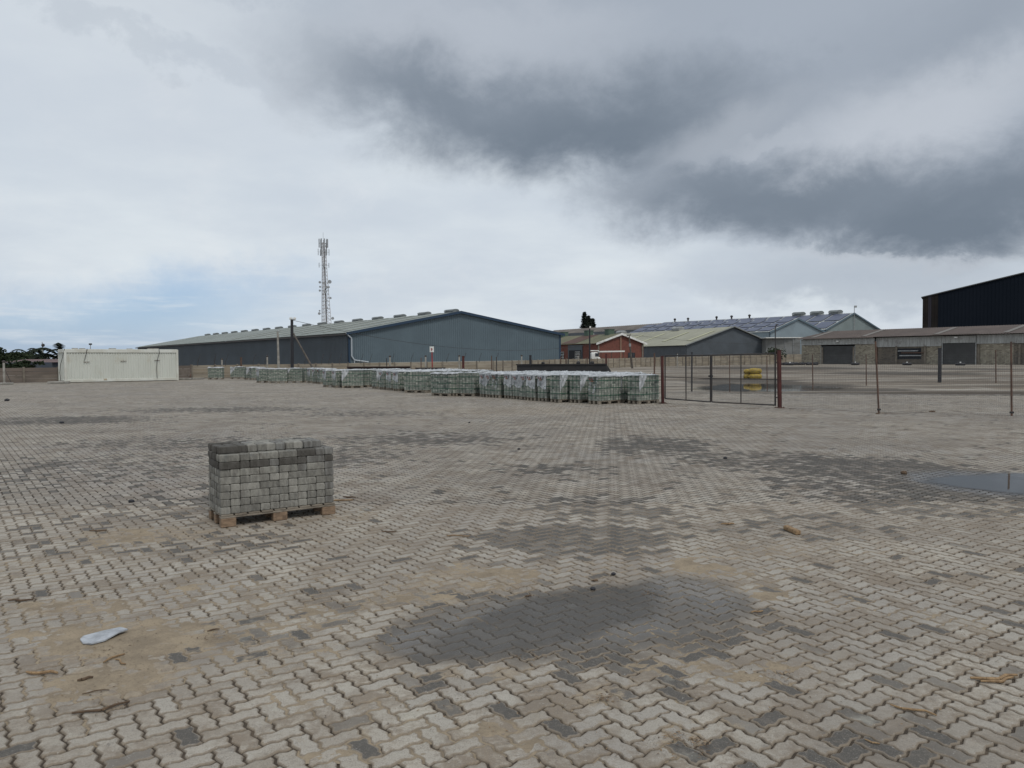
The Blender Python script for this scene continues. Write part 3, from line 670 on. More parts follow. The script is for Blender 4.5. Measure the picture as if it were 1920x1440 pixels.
for px_ in (1057.5, 1104, 1143):
    best = min([i/300 for i in range(301)], key=lambda s_: abs(960+FPX*lerp(D['r0'], D['r1'], s_).x/lerp(D['r0'], D['r1'], s_).y-px_))
    c = lerp(D['r0'], D['r1'], best); mb = MB(); mb.box(c+UP*.35, (1.6,1.7,1.5), rz_s); mb.box(c+UP*1.12, (1.8,1.9,.12), rz_s); mb.build('roof_box', M_green, br)
mb = MB(); patch(mb, D, .3, .52, .05, .97, .07, .03); mb.build('rusty_roof_sheet', M_rustroof, br)
# --- grey shed with beige roof
L = GX(1287, 185); R_ = GX(1451, 192); bk = GX(1040, 255)-L
shed = thing('storage_shed', 'low dark grey shed with a wide beige roof with yellow strips', 'building', L)
ze = P(1287, 646.6, 185).z; zr = P(1374, 613.3, 188).z
D = gable_shell(shed, L, R_, bk, ze, zr, wallA=M_greyw, wallB=M_greyw, roof=M_beige, nA=80, nB=120, over=.6, ribs=.05, apex_t=.52)
for s0 in (.045,.19,.335,.48,.64,.8): mb = MB(); patch(mb, D, s0, s0+.016, .25, .78); mb.build('rooflight', M_yellow_sheet, shed)
mb = MB()
for a, b in ((D['eL0'], D['r0']), (D['eR0'], D['r0'])): mb.extrude([a+D['nout']*.06+UP*.16, b+D['nout']*.06+UP*.16, b+D['nout']*.06-UP*.1, a+D['nout']*.06-UP*.1], D['nout']*.08)
mb.build('barge_board', mat('grey_flashing', (.20,.21,.21), .6), shed)
for px_ in (1271, 1165, 1074):
    best = min([i/300 for i in range(301)], key=lambda s_: abs(960+FPX*lerp(D['r0'], D['r1'], s_).x/lerp(D['r0'], D['r1'], s_).y-px_))
    ridge_vent(shed, D, best, 3.4, 2.0, 1.0, mat('dull_white_vent', (.33,.34,.34), .6, (.22,.22,.22), .8))
# --- solar roofed halls
def solar_hall(label, Lp, Rp, Yl, Yr, ap, Ya, ridge_far, Yf, ey, wall, rows, vents, cols, name='solar_hall', col0=.004):
    L = GX(Lp[0], Yl); R_ = GX(Rp[0], Yr); ze = P(Lp[0], Lp[1], Yl).z; zr = P(ap[0], ap[1], Ya).z
    apg = GX(ap[0], Ya); bk = GX(ridge_far, Yf)-apg
    t = thing(name, label, 'building', L)
    D = gable_shell(t, L, R_, bk, ze, zr, wallA=wall, wallB=M_lightw, roof=M_solroof, nA=50, nB=100, over=.4, ribs=.06, trim=mat('steel_blue_trim', (.10,.14,.17), .6))
    for r0, r1 in rows:
        mb = MB(); mi = []
        for k in range(cols):
            s0 = col0+k/cols; patch(mb, D, s0, s0+.86/cols, r0, r1, .22, .06)
        mb.build('solar_panels', M_solar, t)
    for v in vents: v(t, D)
    return t, D
def small_vents(pxs):
    def f(t, D):
        for px_ in pxs:
            best = min([i/400 for i in range(401)], key=lambda s_: abs(960+FPX*lerp(D['r0'], D['r1'], s_).x/lerp(D['r0'], D['r1'], s_).y-px_))
            c = lerp(D['r0'], D['r1'], best); mb = MB(); mb.tube(c, c+UP*.6, .28, n=10); mb.blob(c+UP*.85, (.5,.5,.42), int(px_), 1, .02); mb.build('turbine_vent', M_dsteel if px_ < 1500 else M_vent, t)
    return f
def ring_vents(pxs):
    def f(t, D):
        for px_ in pxs:
            best = min([i/400 for i in range(401)], key=lambda s_: abs(960+FPX*lerp(D['r0'], D['r1'], s_).x/lerp(D['r0'], D['r1'], s_).y-px_))
            ridge_vent(t, D, best, 3.0, 2.2, 1.15)
    return f
hb, DB = solar_hall('farther solar roofed hall with pale grey gable and tall pole', (1547,617.5), (1647,618.5), 225, 232, (1601,587.4), 228, 1250, 281, 0, M_palew, ((.06,.45),(.52,.92)), [small_vents((1265,1290,1343,1371,1404.6)), ring_vents((1497,1531,1566))], 13, col0=.006)
mb = MB(); p = DB['ap']+DB['nout']*.5; mb.tube(p+UP*4, p+UP*(DB['r0'].z+2.0), .09, n=6); mb.box(p+UP*(DB['r0'].z+1.9)+Vector((.35,0,0)), (.7,.3,.6)); mb.build('pole', M_steel, hb)
mb = MB(); q = lerp(DB['L'], DB['R'], .72)+DB['nout']*.9+UP*4.6; mb.tube(q, q+UP*1.0, .45, n=12); mb.blob(q+UP*1.35, (1.15,1.,.45), 5, 1, .03); mb.build('wall_vent', M_dsteel, hb)
ha, DA = solar_hall('nearer solar roofed hall with light blue gable behind the grey shed', (1442,622), (1543,621), 205, 211, (1497,598), 208, 1222, 243, 0, M_lightw, ((.05,.33),(.38,.64),(.69,.94)), [], 12, col0=.008)
# lean-to and tank tower in front of the blue gable
lt = thing('lean_to', 'pale lean-to with flat white roof beside the low block building', 'building', GX(1485, 186))
mb = MB(); a, b = GX(1436, 188), GX(1500, 186); zt = P(1470, 634, 187).z
mb.ribbed(lambda s_: lerp(a, b, s_), lambda s_: lerp(a, b, s_)+UP*zt, 30, (0,-1,0), .05); mb.quad(b, b+Vector((0,12,0)), b+Vector((0,12,zt)), b+UP*zt); mb.quad(a, a+Vector((0,12,0)), a+Vector((0,12,zt)), a+UP*zt); mb.build('wall', mat('pale_block_wall', (.27,.275,.27), .8, (.2,.2,.19), .5), lt)
mb = MB(); mb.box((a+b)/2+UP*(zt+.1)+Vector((0,6,0)), ((b-a).length+1.2, 14, .22)); mb.build('roof', M_white, lt)
mb = MB()
for k in (.25,.55,.8): p = lerp(a, b, k)+Vector((0,-.12,0)); mb.box(p+UP*zt/2, (.12,.1,zt))
mb.build('wall_post', M_steel, lt)
# --- long brown roofed hall far behind
t5 = thing('old_hall', 'long old hall with streaked brown roof behind the solar roofs', 'building', GX(1262, 330))
r0_, r1_ = P(1257, 605, 330), P(1040, 618.2, 412); zt = r0_.z; zb = zt-1.8; bo = Vector((7, 9, 0))
a = Vector((r0_.x, r0_.y, 0))-bo; b = Vector((r1_.x, r1_.y, 0))-bo; mb = MB()
mb.ribbed(lambda s_: lerp(a, b, s_)+UP*(zb-1), lambda s_: lerp(a, b, s_)+bo+UP*(zt), 60, (0,-.6,.8), .1); mb.build('roof', M_brown2, t5)
mb = MB(); mb.quad(a, b, b+UP*(zb-1), a+UP*(zb-1)); mb.add([a, a+bo*2, a+bo*2+UP*(zb-1), a+bo+UP*(zt-.05), a+UP*(zb-1)], [(0,1,2,3,4)]); mb.quad(a+bo*2, b+bo*2, b+bo*2+UP*(zb-1), a+bo*2+UP*(zb-1)); mb.quad(a+bo*2+UP*(zb-1), b+bo*2+UP*(zb-1), b+bo+UP*zt, a+bo+UP*zt); mb.build('wall', M_greyw, t5)
# --- low concrete block building on the right
def yb(px): # distance of its front as seen at column px
    y0, y1 = 178., 140.; return 1/((1/y0)+((1/y1)-(1/y0))*(px-1505)/(1935-1505))
def fp(px, py=None):
    Y = yb(px); return GX(px, Y) if py is None else P(px, py, Y)
lb = thing('block_building', 'low concrete block building with brown roof and dark roller shutters', 'building', fp(1700))
A, B = fp(1505), fp(2300); fd = (B-A).normalized(); fo = Vector((fd.y, -fd.x, 0)); fo = fo if fo.y < 0 else -fo
ZE = 5.95; ZR = 7.85
def wseg(x0, x1, z0, z1, name, m, out_=0., th=.2):
    a, b = fp(x0), fp(x1); mb = MB(); mb.extrude([a+fo*(out_-th)+UP*z0, b+fo*(out_-th)+UP*z0, b+fo*(out_-th)+UP*z1, a+fo*(out_-th)+UP*z1], fo*th); return mb.build(name, m, lb)
def blockwork(mb, x0, x1, z0, z1, out_=0.):
    a, b = fp(x0), fp(x1); ln = (b-a).length; d = (b-a)/ln; bl, bh = .42, .2; r = 0; z = z0
    while z < z1-.05:
        x = -(r % 2)*bl/2
        while x < ln:
            xa, xb = max(0, x+.012), min(ln, x+bl-.012)
            if xb-xa > .05:
                o_ = fo*(out_+random.uniform(-.008,.012)); p, q = a+d*xa+o_, a+d*xb+o_
                mb.quad(p+UP*(z+.012), q+UP*(z+.012), q+UP*min(z1, z+bh-.012), p+UP*min(z1, z+bh-.012), random.choice((0,0,0,1,2)))
            x += bl
        z += bh; r += 1
M_blk = [M_block, mat('old_concrete_block_pale', (.40,.37,.295), .9, (.28,.25,.20), 1.1, col3=(.16,.12,.09)), mat('old_concrete_block_dull', (.25,.22,.17), .9, (.165,.14,.11), 1.1, col3=(.11,.085,.07))]
M_dblk = [mat('sooty_block', (.115,.10,.085), .9, (.17,.145,.115), .5, amt=1., col3=(.06,.045,.04)), mat('sooty_block_dull', (.085,.072,.062), .9, (.13,.11,.09), .6), mat('sooty_block_pale', (.15,.135,.11), .9, (.09,.075,.065), .6)]
def wallpart(x0, x1, z1, ms, out_=0.):
    wseg(x0, x1, 0, z1, 'wall_core', mat('mortar', (.13,.115,.095), .9), out_-.02)
    mb = MB(); blockwork(mb, x0, x1, 0, z1, out_); mb.build('wall', ms, lb)
wallpart(1505, 1541.5, 4.45, M_blk, .5); wallpart(1605, 1643, 4.45, M_blk, .5)
wallpart(1643, 1734, 3.75, M_dblk); wallpart(1734, 1767, 3.9, M_blk); wallpart(1831, 1900, 4.1, M_blk); wallpart(1900, 2300, 4.1, M_dblk)
for i, x in enumerate((1544, 1603, 1644, 1681, 1735, 1766, 1832, 1835, 1912)):
    a = fp(x); mb = MB(); mb.box(a+fo*(.55 if x < 1640 else .1)+UP*1.95, (.35,.3,3.9), math.atan2(fd.y, fd.x)); mb.build('pier', M_rust if x == 1644 else M_pcpost, lb)
def shutter(x0, x1, zt, out_):
    a, b = fp(x0), fp(x1); mb = MB(); n = int(zt/.14); vs = []
    for k in range(n+1):
        z = zt*k/n; vs += [a+fo*(out_)+UP*z, b+fo*out_+UP*z]
        if k < n: vs += [a+fo*(out_+.035)+UP*(z+zt/n*.7), b+fo*(out_+.035)+UP*(z+zt/n*.7)]
    mb.add(vs, [(2*k, 2*k+1, 2*k+3, 2*k+2) for k in range(len(vs)//2-1)]); d = mb.build('roller_shutter', M_roller, lb)
    mb = MB()
    for p in (a, b): mb.box(p+fo*(out_+.08)+UP*zt/2, (.14,.12,zt), math.atan2(fd.y, fd.x))
    mb.build('shutter_frame', M_steel, d); return d
shutter(1541.5, 1605, 4.15, .42); shutter(1768, 1831, 4.3, .30)
def fascia(x0, x1, z0, z1, out_, m):
    a, b = fp(x0), fp(x1); mb = MB(); mb.ribbed(lambda s_: lerp(a, b, s_)+UP*z0, lambda s_: lerp(a, b, s_)+UP*z1, max(4, int((b-a).length/.42)), fo, .08)
    for v in range(len(mb.v)): mb.v[v] = tuple(Vector(mb.v[v])+fo*out_)
    return mb.build('fascia_sheeting', m, lb)
fascia(1505, 1643, 4.45, 5.75, .62, M_fibre); fascia(1643, 1768, 3.75, 5.8, .16, M_fibre); fascia(1768, 1831, 4.35, 5.75, .34, M_fibre); fascia(1831, 2300, 4.1, 5.85, .16, M_fibre)
mb = MB(); a, b = A-fd*1.0+fo*1.2, B+fo*1.2; r0, r1 = A+fd*2.5-fo*7.5, B-fo*7.5
mb.ribbed(lambda s_: lerp(a, b, s_)+UP*ZE, lambda s_: lerp(r0, r1, s_)+UP*ZR, 150, UP, .05)
mb.add([a+UP*(ZE), r0+UP*ZR, A-fo*15-fd+UP*ZE], [(0,1,2)]); mb.quad(A-fo*15-fd+UP*ZE, B-fo*15+UP*ZE, r1+UP*ZR, r0+UP*ZR); mb.quad(A-fo*15, B-fo*15, B-fo*15+UP*ZE, A-fo*15+UP*ZE); mb.quad(A, A-fo*15, A-fo*15+UP*ZE, A+UP*ZE)
rf = mb.build('roof', M_brown, lb)
for x in (1520, 1615, 1750, 1880):
    a1 = fp(x); mb = MB(); k = (a1-A).dot(fd)
    e_ = lambda s_, kk: lerp(A+fd*kk+fo*1.2+UP*ZE, A+fd*(kk+1.)-fo*7.5+UP*ZR, s_)+UP*.09
    mb.extrude([e_(.1,k), e_(.1,k+1.), e_(.9,k+1.), e_(.9,k)], UP*.03); mb.build('rooflight', mat('grimy_rooflight', (.17,.155,.14), .7), rf)
for x0, x1, z in ((1505,1643,5.82), (1753,1842,6.0)):
    a, b = fp(x0)+fo*1.4, fp(x1)+fo*1.4; mb = MB(); mb.extrude([a+UP*z, a+UP*(z+.13), a+fo*.25+UP*(z+.13), a+fo*.25+UP*z], b-a); mb.build('gutter', mat('brown_gutter', (.17,.14,.12), .7), lb)
# louvred opening with two pale slats, lamp fittings above the doors
wseg(1682, 1727, 1.1, 3.4, 'opening', M_void, .06, .05)  # black panel put in for the shade within the opening
for z, x0, x1 in ((2.75,1684,1722), (1.75,1687,1728), (2.35,1690,1733)):
    a, b = fp(x0), fp(x1); mb = MB(); mb.extrude([a+fo*.3+UP*z, b+fo*.3+UP*z, b+fo*.1+UP*(z+.16), a+fo*.1+UP*(z+.16)], UP*.05); mb.build('louvre_slat', M_steel if z != 2.35 else M_rust, lb)
for x, z in ((1574, 5.2), (1796, 5.45)):
    a = fp(x); mb = MB(); mb.box(a+fo*.95+UP*z, (.5,.35,.22), math.atan2(fd.y, fd.x)); mb.tube(a+fo*.3+UP*(z+.1), a+fo*.95+UP*(z+.1), .05); mb.build('wall_lamp', M_white, lb)
# --- tall black clad hall behind it
bh = thing('black_hall', 'tall near-black clad hall rising behind the low brown roof', 'building', GX(1728, 215))
Lh, Ah = GX(1728.5, 215), GX(2350, 190); z0 = P(1728.5, 558, 215).z; sl = (P(1920, 511.5, 206).z-z0)/(GX(1920, 206)-Lh).length; ln = (Ah-Lh).length; d = (Ah-Lh).normalized(); nb = Vector((d.y, -d.x, 0))
def bseg(s0, s1, m, out_, name, rib=True):
    mb = MB(); f0 = lambda s_: Lh+d*lerp(s0, s1, s_)+nb*out_; f1 = lambda s_: f0(s_)+UP*(z0+sl*lerp(s0, s1, s_))
    mb.ribbed(f0, f1, max(2, int((s1-s0)/.9)), nb, .06); return mb.build(name, m, bh)
bseg(0, ln, M_black, 0., 'front_wall'); bseg(0, 1.4, M_blackb, .1, 'corner_strip'); bseg(1.4, 2.2, M_blackp, .1, 'corner_flashing'); bseg(2.2, 3.9, M_blackb, .1, 'corner_sheet')
mb = MB(); bb = Vector((Lh.x+12, Lh.y, 0)).normalized()*55; e0_ = Lh-d*.5+UP*(z0-sl*.5+.1)+nb*.5; e1_ = Ah+UP*(z0+sl*ln+.1)+nb*.5
mb.extrude([e0_, e1_, e1_+bb, e0_+bb], UP*.22); mb.build('roof', mat('dark_grey_trim', (.075,.08,.085), .6), bh)
mb = MB(); mb.quad(Lh, Lh+bb, Lh+bb+UP*z0, Lh+UP*z0); mb.build('side_wall', M_black, bh)
mb = MB(); mb.box(Lh+d*.9+nb*.4+UP*8.6, (.6,.35,.3)); mb.build('wall_lamp', M_white, bh)
# ------------------------------------------------------------------ precast walls
WPTS = [(-120,721,691),(45,717.4,689.6),(230,713.5,687.2),(360,709.2,685),(560,704.8,682.3),(653,702.6,681),(740,701,680),(830,699.6,678.8),(925,698.4,677.4),(960,697.2,676.6),(1050,693,673.6),(1150,689.6,671.9),(1254,686.4,669.2),(1340,685,667.3),(1428,683.6,665.2),(1503,682.9,664)]
WG = [G(x, b) for x, b, t_ in WPTS]; WT = [P(x, t_, g.y).z for (x, b, t_), g in zip(WPTS, WG)]
def precast(i0, i1, label, step, panel_m, name='precast_wall', coping=True):
    t = thing(name, label, 'wall', WG[i0]); pm = MB(); posts = []
    for i in range(i0, i1):
        a, b = WG[i], WG[i+1]; za, zb_ = WT[i], WT[i+1]; ln = (b-a).length; n = max(1, round(ln/step)); d = (b-a)/ln; no = Vector((d.y, -d.x, 0))
        for k in range(n):
            p, q = lerp(a, b, k/n), lerp(a, b, (k+1)/n); zp, zq = lerp(za, zb_, k/n), lerp(za, zb_, (k+1)/n)
            nr = 4
            for r in range(nr):
                j = random.uniform(-.012,.012); g0, g1 = (r+.03)/nr, (r+.97)/nr; mi = random.choice((0,0,0,1,1))
                pm.extrude([p+no*j+UP*zp*g0, q+no*j+UP*zq*g0, q+no*j+UP*zq*g1, p+no*j+UP*zp*g1], -no*.06, mi)
            posts.append((p, zp, d))
    pm.build('wall_panels', panel_m, t)
    step_ = max(1, len(posts)//95+1)
    for k, (p, z, d) in enumerate(posts):
        if k % step_ and step_ > 1: continue
        mb = MB(); mb.cbox(p+UP*(z+.04)/2, (.15,.17,z+.08), math.atan2(d.y, d.x), .015); mb.build('post', M_pcpost, t)
    return t
M_pan2 = mat('precast_concrete_pale', (.30,.262,.205), .9, (.21,.18,.14), .8, amt=.9, stretch=(.5,.5,2.6), col3=(.14,.12,.10), bump=.4, bscale=5)
precast(0, 3, 'brown concrete panel wall on the left running behind the white container', 2.0, [M_panelb, mat('precast_brown_pale', (.18,.15,.125), .9, (.12,.10,.085), .8)])
precast(3, 9, 'concrete panel wall below the blue-grey warehouse', 2.1, [M_panelc, M_pan2])
precast(9, 15, 'yellowish concrete panel wall in front of the brick workshop and the grey shed', 2.3, [M_panelc, M_pan2])
# thin leaning wire holders on the wall
def wall_at(px):
    for (x0, _, _), (x1, _, _), a, b, za, zb_ in zip(WPTS, WPTS[1:], WG, WG[1:], WT, WT[1:]):
        if x0 <= px < x1:
            lo, hi = 0, 1
            for _ in range(25):
                m_ = (lo+hi)/2; p = lerp(a, b, m_)
                if 960+FPX*p.x/p.y < px: lo = m_
                else: hi = m_
            return lerp(a, b, lo), lerp(za, zb_, lo)
hold = None
for i, px in enumerate([371,402,423,475,497,572,603,617,637,677,694,736,771,838,870,899,931]):
    p, z = wall_at(px); hgt = .85*p.y/75
    if hold is None:
        hold = thing('wire_holder', 'thin leaning steel wire holder on the wall, nearest to the white container', 'wire holder', p+UP*z, 0, 'leaning wire holders on the wall')
        mb = MB(); mb.tube(p+UP*(z-.1), p+UP*(z+.25), .025, n=5); mb.tube(p+UP*(z+.25), p+Vector((.28,0,z+hgt+.25)), .025, .018, n=5); mb.build('rod', M_dsteel, hold)
        mb = MB(); mb.tube(p+Vector((.12,0,z+.6)), p+Vector((.12,-.12,z+.62)), .02, n=4); mb.tube(p+Vector((.22,0,z+.95)), p+Vector((.22,-.12,z+.97)), .02, n=4); mb.build('hook', M_dsteel, hold)
    else:
        dup(hold, p+UP*z, random.uniform(-.5,.5), 'thin leaning steel wire holder on the wall, number %d counted from the white container' % (i+1))
# ------------------------------------------------------------------ poles
def post(px, ytop, Y, r, m, label, name='fence_post', cat='post', cap=False, group=None, lean=0., sq=False, base=None, spike=None):
    b = GX(px, Y); top = P(px+lean, ytop, Y)
    t = thing(name, label, cat, b, 0, group); mb = MB()
    if sq:
        v = top-b; mb.cbox(b+v/2, (r*2, r*2, v.length), 0, r*.12, rot=v.to_track_quat('Z', 'Y').to_matrix())
    else: mb.tube(b, top, r, r, 10)
    mb.build('shaft', m, t)
    mb = MB()
    if cap: mb.blob(top+UP*r, (r*1.7, r*1.7, r*1.2), 3, 1, 0.)
    else: mb.cbox(top+UP*.012, (r*2.3, r*2.3, .024), 0, .004)
    mb.build('cap', m if not cap else M_dsteel, t)
    return t, b, top
PG = 'thin steel posts of the old fence behind the pallets'
for i, (px, yt, Y) in enumerate([(725,672,58),(789.5,671.5,58),(921.7,667.5,52),(931,670,50),(1051.5,668.5,52),(1061,671,50),(1065.5,671,50),(1101,671,50)]):
    post(px, yt, Y, .035, M_rust if i % 3 else M_dsteel, 'thin steel post behind the pallets, %s of eight from left' % ['first','second','third','fourth','fifth','sixth','seventh','last'][i], group=PG)
CG = 'pale concrete posts in front of the wall'
for i, (px, yt, Y) in enumerate([(416,674.5,70),(501,669.5,72),(731,669.5,74),(798,669,76),(861,668.5,78),(978,668,82),(1084,667,92),(1270,663.5,120),(7,680,54)]):
    post(px, yt, Y, .075, M_conc, 'pale concrete post, %s' % ['left of the warehouse lamp pole','nearest left of the concrete light pole','left of the red sign pole','just left of the red signboard','between the red signboard and the red steel post','above the left end of the black skip','above the right end of the black skip','beyond the gate','at the left edge of the picture'][i], cap=True, group=CG)
post(452, 670.5, 70, .09, M_rust, 'rust-red steel post before the dark side of the warehouse')
post(868.5, 668, 55, .085, M_redpost, 'thick red steel post behind the plastic-topped pallets', sq=True)
post(994.5, 666.3, 55, .085, M_dpole, 'thick black post at the left end of the black skip', sq=True)
post(1136.5, 664, 54, .06, M_redpost, 'dark red post at the right end of the black skip', sq=True)
post(1227, 663, 42, .045, M_rust, 'thin rusty post just left of the red gate post')
# gate posts
def thick_post(px, pyb, pyt, w, label, lean):
    b = G(px, pyb); top = P(px+lean, pyt, b.y); t = thing('gate_post', label, 'post', b)
    v = top-b; mb = MB(); mb.cbox(b+v/2, (w, w, v.length), .35, .008, rot=v.to_track_quat('Z','Y').to_matrix()@Matrix.Rotation(.2,3,'Z')); mb.build('shaft', M_redpost, t)
    mb = MB(); mb.cbox(top+UP*.006, (w+.02,w+.02,.014), .2, .003); mb.build('cap', M_redpost, t)
    mb = MB(); mb.cbox(b+UP*.012, (w+.14,w+.14,.02), .2, .004)
    for sx in (-1,1):
        for sy in (-1,1): mb.tube(b+Vector((sx*(w/2+.04), sy*(w/2+.04), .02)), b+Vector((sx*(w/2+.04), sy*(w/2+.04), .05)), .012, n=6)
    mb.build('base_plate', M_rust, t)
    return t, b, top
gl, glb, glt = thick_post(1242.6, 756.5, 668, .088, 'red square gate post at the right end of the pallet row', -1.2)
gr, grb, grt = thick_post(1462, 765, 657, .105, 'taller red square gate post carrying the hinges of the mesh gate', -1.5)
def gate_leaf(pa, pb, mid_ratio, label, thick_end=True):
    """pa, pb: (px, top, bottom, Y)"""
    (xa, ta, ba, Ya), (xb, tb, bb_, Yb) = pa, pb
    A0, A1, B0, B1 = P(xa, ba, Ya), P(xa, ta, Ya), P(xb, bb_, Yb), P(xb, tb, Yb)
    t = thing('gate_leaf', label, 'gate', Vector((A0.x, A0.y, 0)), 0, 'two leaves of the mesh gate')
    for nm, p, q, r in (('top_rail',A1,B1,.023),('bottom_rail',A0,B0,.023),('middle_rail',lerp(A0,A1,.5),lerp(B0,B1,.5),.014)):
        mb = MB(); mb.tube(p, q, r, n=8); mb.build(nm, M_dsteel, t)
    for nm, k, r in (('stile',0,.026),('stile',1,.028),('upright',.47,.02)):
        mb = MB(); mb.tube(lerp(A0,B0,k), lerp(A1,B1,k), r, n=8); mb.build(nm, M_dsteel, t)
    mb = MB(); ln = (B0-A0).length; n = int(ln/.05)
    for i in range(1, n): mb.tube(lerp(A0,B0,i/n), lerp(A1,B1,i/n), .0018, n=3, cap=False)
    m_ = int((A1-A0).length/.05)
    for i in range(1, m_): mb.tube(lerp(A0,A1,i/m_), lerp(B0,B1,i/m_), .0015, n=3, cap=False)
    mb.build('wire_mesh', M_wire, t)
    return t, (A0, A1, B0, B1)
M_wire = mat('fence_wire', (.10,.10,.10), .5, metal=.3)
t1, q1 = gate_leaf((1247,666.8,747.2,26.6), (1332.5,665.8,753.5,25.5), .5, 'left leaf of the dark mesh gate beside the pallets')
t2, q2 = gate_leaf((1334.5,665.8,753.6,25.45), (1453.5,662.5,759.6,24.45), .5, 'right leaf of the dark mesh gate hung on the tall red post')
mb = MB()
for k in (.15,.5,.82): p = lerp(q2[2], q2[3], k); mb.tube(p, Vector((grb.x-.05, grb.y, p.z)), .018, n=6)
mb.build('hinge', M_dsteel, t2)
mb = MB(); p = lerp(q1[2], q1[3], .55); mb.cbox(p, (.16,.03,.07), .2, .004); mb.build('latch', M_dsteel, t1)
# thin lamp pole at the hinge side
b = G(1454.3, 761); tp = P(1453.6, 619, b.y); lp = thing('thin_lamp_pole', 'thin curved black pole beside the tall red gate post', 'pole', b)
mb = MB(); pts = [b, tp, P(1454, 612, b.y), P(1456.5, 608.8, b.y)]; mb.path(pts, .019, 8); mb.build('shaft', M_dsteel, lp)
mb = MB(); mb.cbox(P(1457, 608.8, b.y), (.09,.05,.03), 0, .004); mb.build('lamp_head', M_dsteel, lp)
mb = MB(); mb.tube(P(1454, 680, b.y), P(1459.5, 680, b.y), .014); mb.tube(P(1454, 735, b.y), P(1459.5, 735, b.y), .014); mb.build('bracket', M_dsteel, lp)
# front mesh fence
FPTS = [(1462,765,665,grb.y,0), (1648,774,640,0,-6.5), (1897,780,640.5,0,-1.2), (2200,795,640,0,0)]
ft = thing('mesh_fence', 'front mesh fence on rusty posts running right from the gate', 'fence', G(1648,774))
fpnts = []
for i, (px, pb_, pt_, Y, ln_) in enumerate(FPTS):
    b = G(px, pb_); tp = P(px+ln_, pt_, b.y); fpnts.append((b, tp))
    if i:
        mb = MB(); mb.tube(b-UP*.05, tp, .026, .024, 10); mb.build('post', M_rust, ft)
        mb = MB(); mb.cbox(b+UP*.1, (.09,.07,.05), 0, .006); mb.build('clamp', M_dsteel, ft)
def mesh_wires(ft, pairs, pitch, r, hpitch, z0=.02, h=1.75, name='wire_mesh'):
    mb = MB()
    for (b0, t0_), (b1, t1_) in zip(pairs, pairs[1:]):
        u0 = (t0_-b0).normalized(); u1 = (t1_-b1).normalized(); ln = (b1-b0).length; n = int(ln/pitch)
        for i in range(n+1):
            k = i/n; p = lerp(b0, b1, k); q = lerp(u0, u1, k).normalized(); mb.tube(p+q*z0, p+q*h, r, n=3, cap=False)
        z = z0
        while z <= h:
            a = None
            for j in range(7):
                k = j/6; c = lerp(b0+u0*z, b1+u1*z, k)-UP*.03*math.sin(math.pi*k)
                if a is not None: mb.tube(a, c, r*.9, n=3, cap=False)
                a = c
            z += hpitch
    mb.build(name, M_wire, ft)
mesh_wires(ft, fpnts, .05, .0017, .05)
# second fence line across the open ground
st = thing('rear_mesh_fence', 'second mesh fence on thin posts across the sandy ground', 'fence', G(1524,724.5))
prs = []
for i, (px, pb_, pt_, r, m) in enumerate([(1286,735,664,.022,M_dsteel),(1368.5,735,666.5,.022,M_rust),(1438.5,733,667.5,.025,M_rust),(1524,725,664.5,.03,M_rust),(1624.5,722.8,664.3,.03,M_rust),(1867.5,718,656.3,.035,M_rust),(2080,716,655,.035,M_rust)]):
    b = G(px, pb_); tp = P(px-.6, pt_, b.y); prs.append((b, tp)); mb = MB(); mb.tube(b-UP*.05, tp, r, n=8); mb.build('post', m, st)
mesh_wires(st, prs[:3], .10, .0016, .15, h=1.5); mesh_wires(st, prs[3:], .10, .0018, .15, h=1.5)
tb = G(1297, 734); post(1297.2, 661, tb.y, .032, M_dpole, 'thick black post standing behind the left gate leaf', sq=True)
tb = G(1762.3, 717); post(1762.3, 652.8, tb.y, .082, M_dpole, 'thick black post in front of the right roller shutter', sq=True)
# lamp pole with strut
Y = 66; b = GX(547.5, Y); lp = thing('floodlight_pole', 'black floodlight pole with slanting strut before the warehouse', 'lamp pole', b)
mb = MB(); tp = P(547.3, 599, Y); mb.tube(b, tp, .15, .12, 12); mb.build('pole', M_dpole, lp)
mb = MB(); mb.tube(P(550, 625, Y), GX(597, Y-2), .07, .09, 8); mb.build('strut', M_oldwood, lp)
mb = MB(); mb.tube(P(544.5, 599.3, Y), P(553.5, 599.3, Y), .04); mb.build('crossarm', M_steel, lp)
for px, s_ in ((545.5,-1), (552.5,1)):
    mb = MB(); c = P(px, 597.2, Y); mb.cbox(c, (.24,.2,.2), .3*s_, .03); mb.tube(c-UP*.08, c-UP*.2, .03); h = mb.build('floodlight', M_white, lp)
# concrete light pole
Y = 68; b = GX(522.5, Y); cp = thing('concrete_pole', 'slim grey concrete pole with small lamp left of the floodlight pole', 'lamp pole', b)
mb = MB(); mb.tube(b, P(520.5, 622, Y), .13, .08, 8); mb.build('pole', M_conc, cp)
mb = MB(); mb.path([P(520.3, 626, Y), P(519.3, 620, Y), P(521, 620.5, Y), P(525, 621.5, Y)], .03, 6); mb.build('arm', M_steel, cp)
mb = MB(); mb.cbox(P(521, 630, Y), (.16,.14,.36), 0, .02); mb.build('junction_box', M_conc, cp)
mb = MB(); mb.cbox(P(521.4, 650.5, Y), (.14,.14,.22), 0, .02); mb.build('lower_box', M_dsteel, cp)
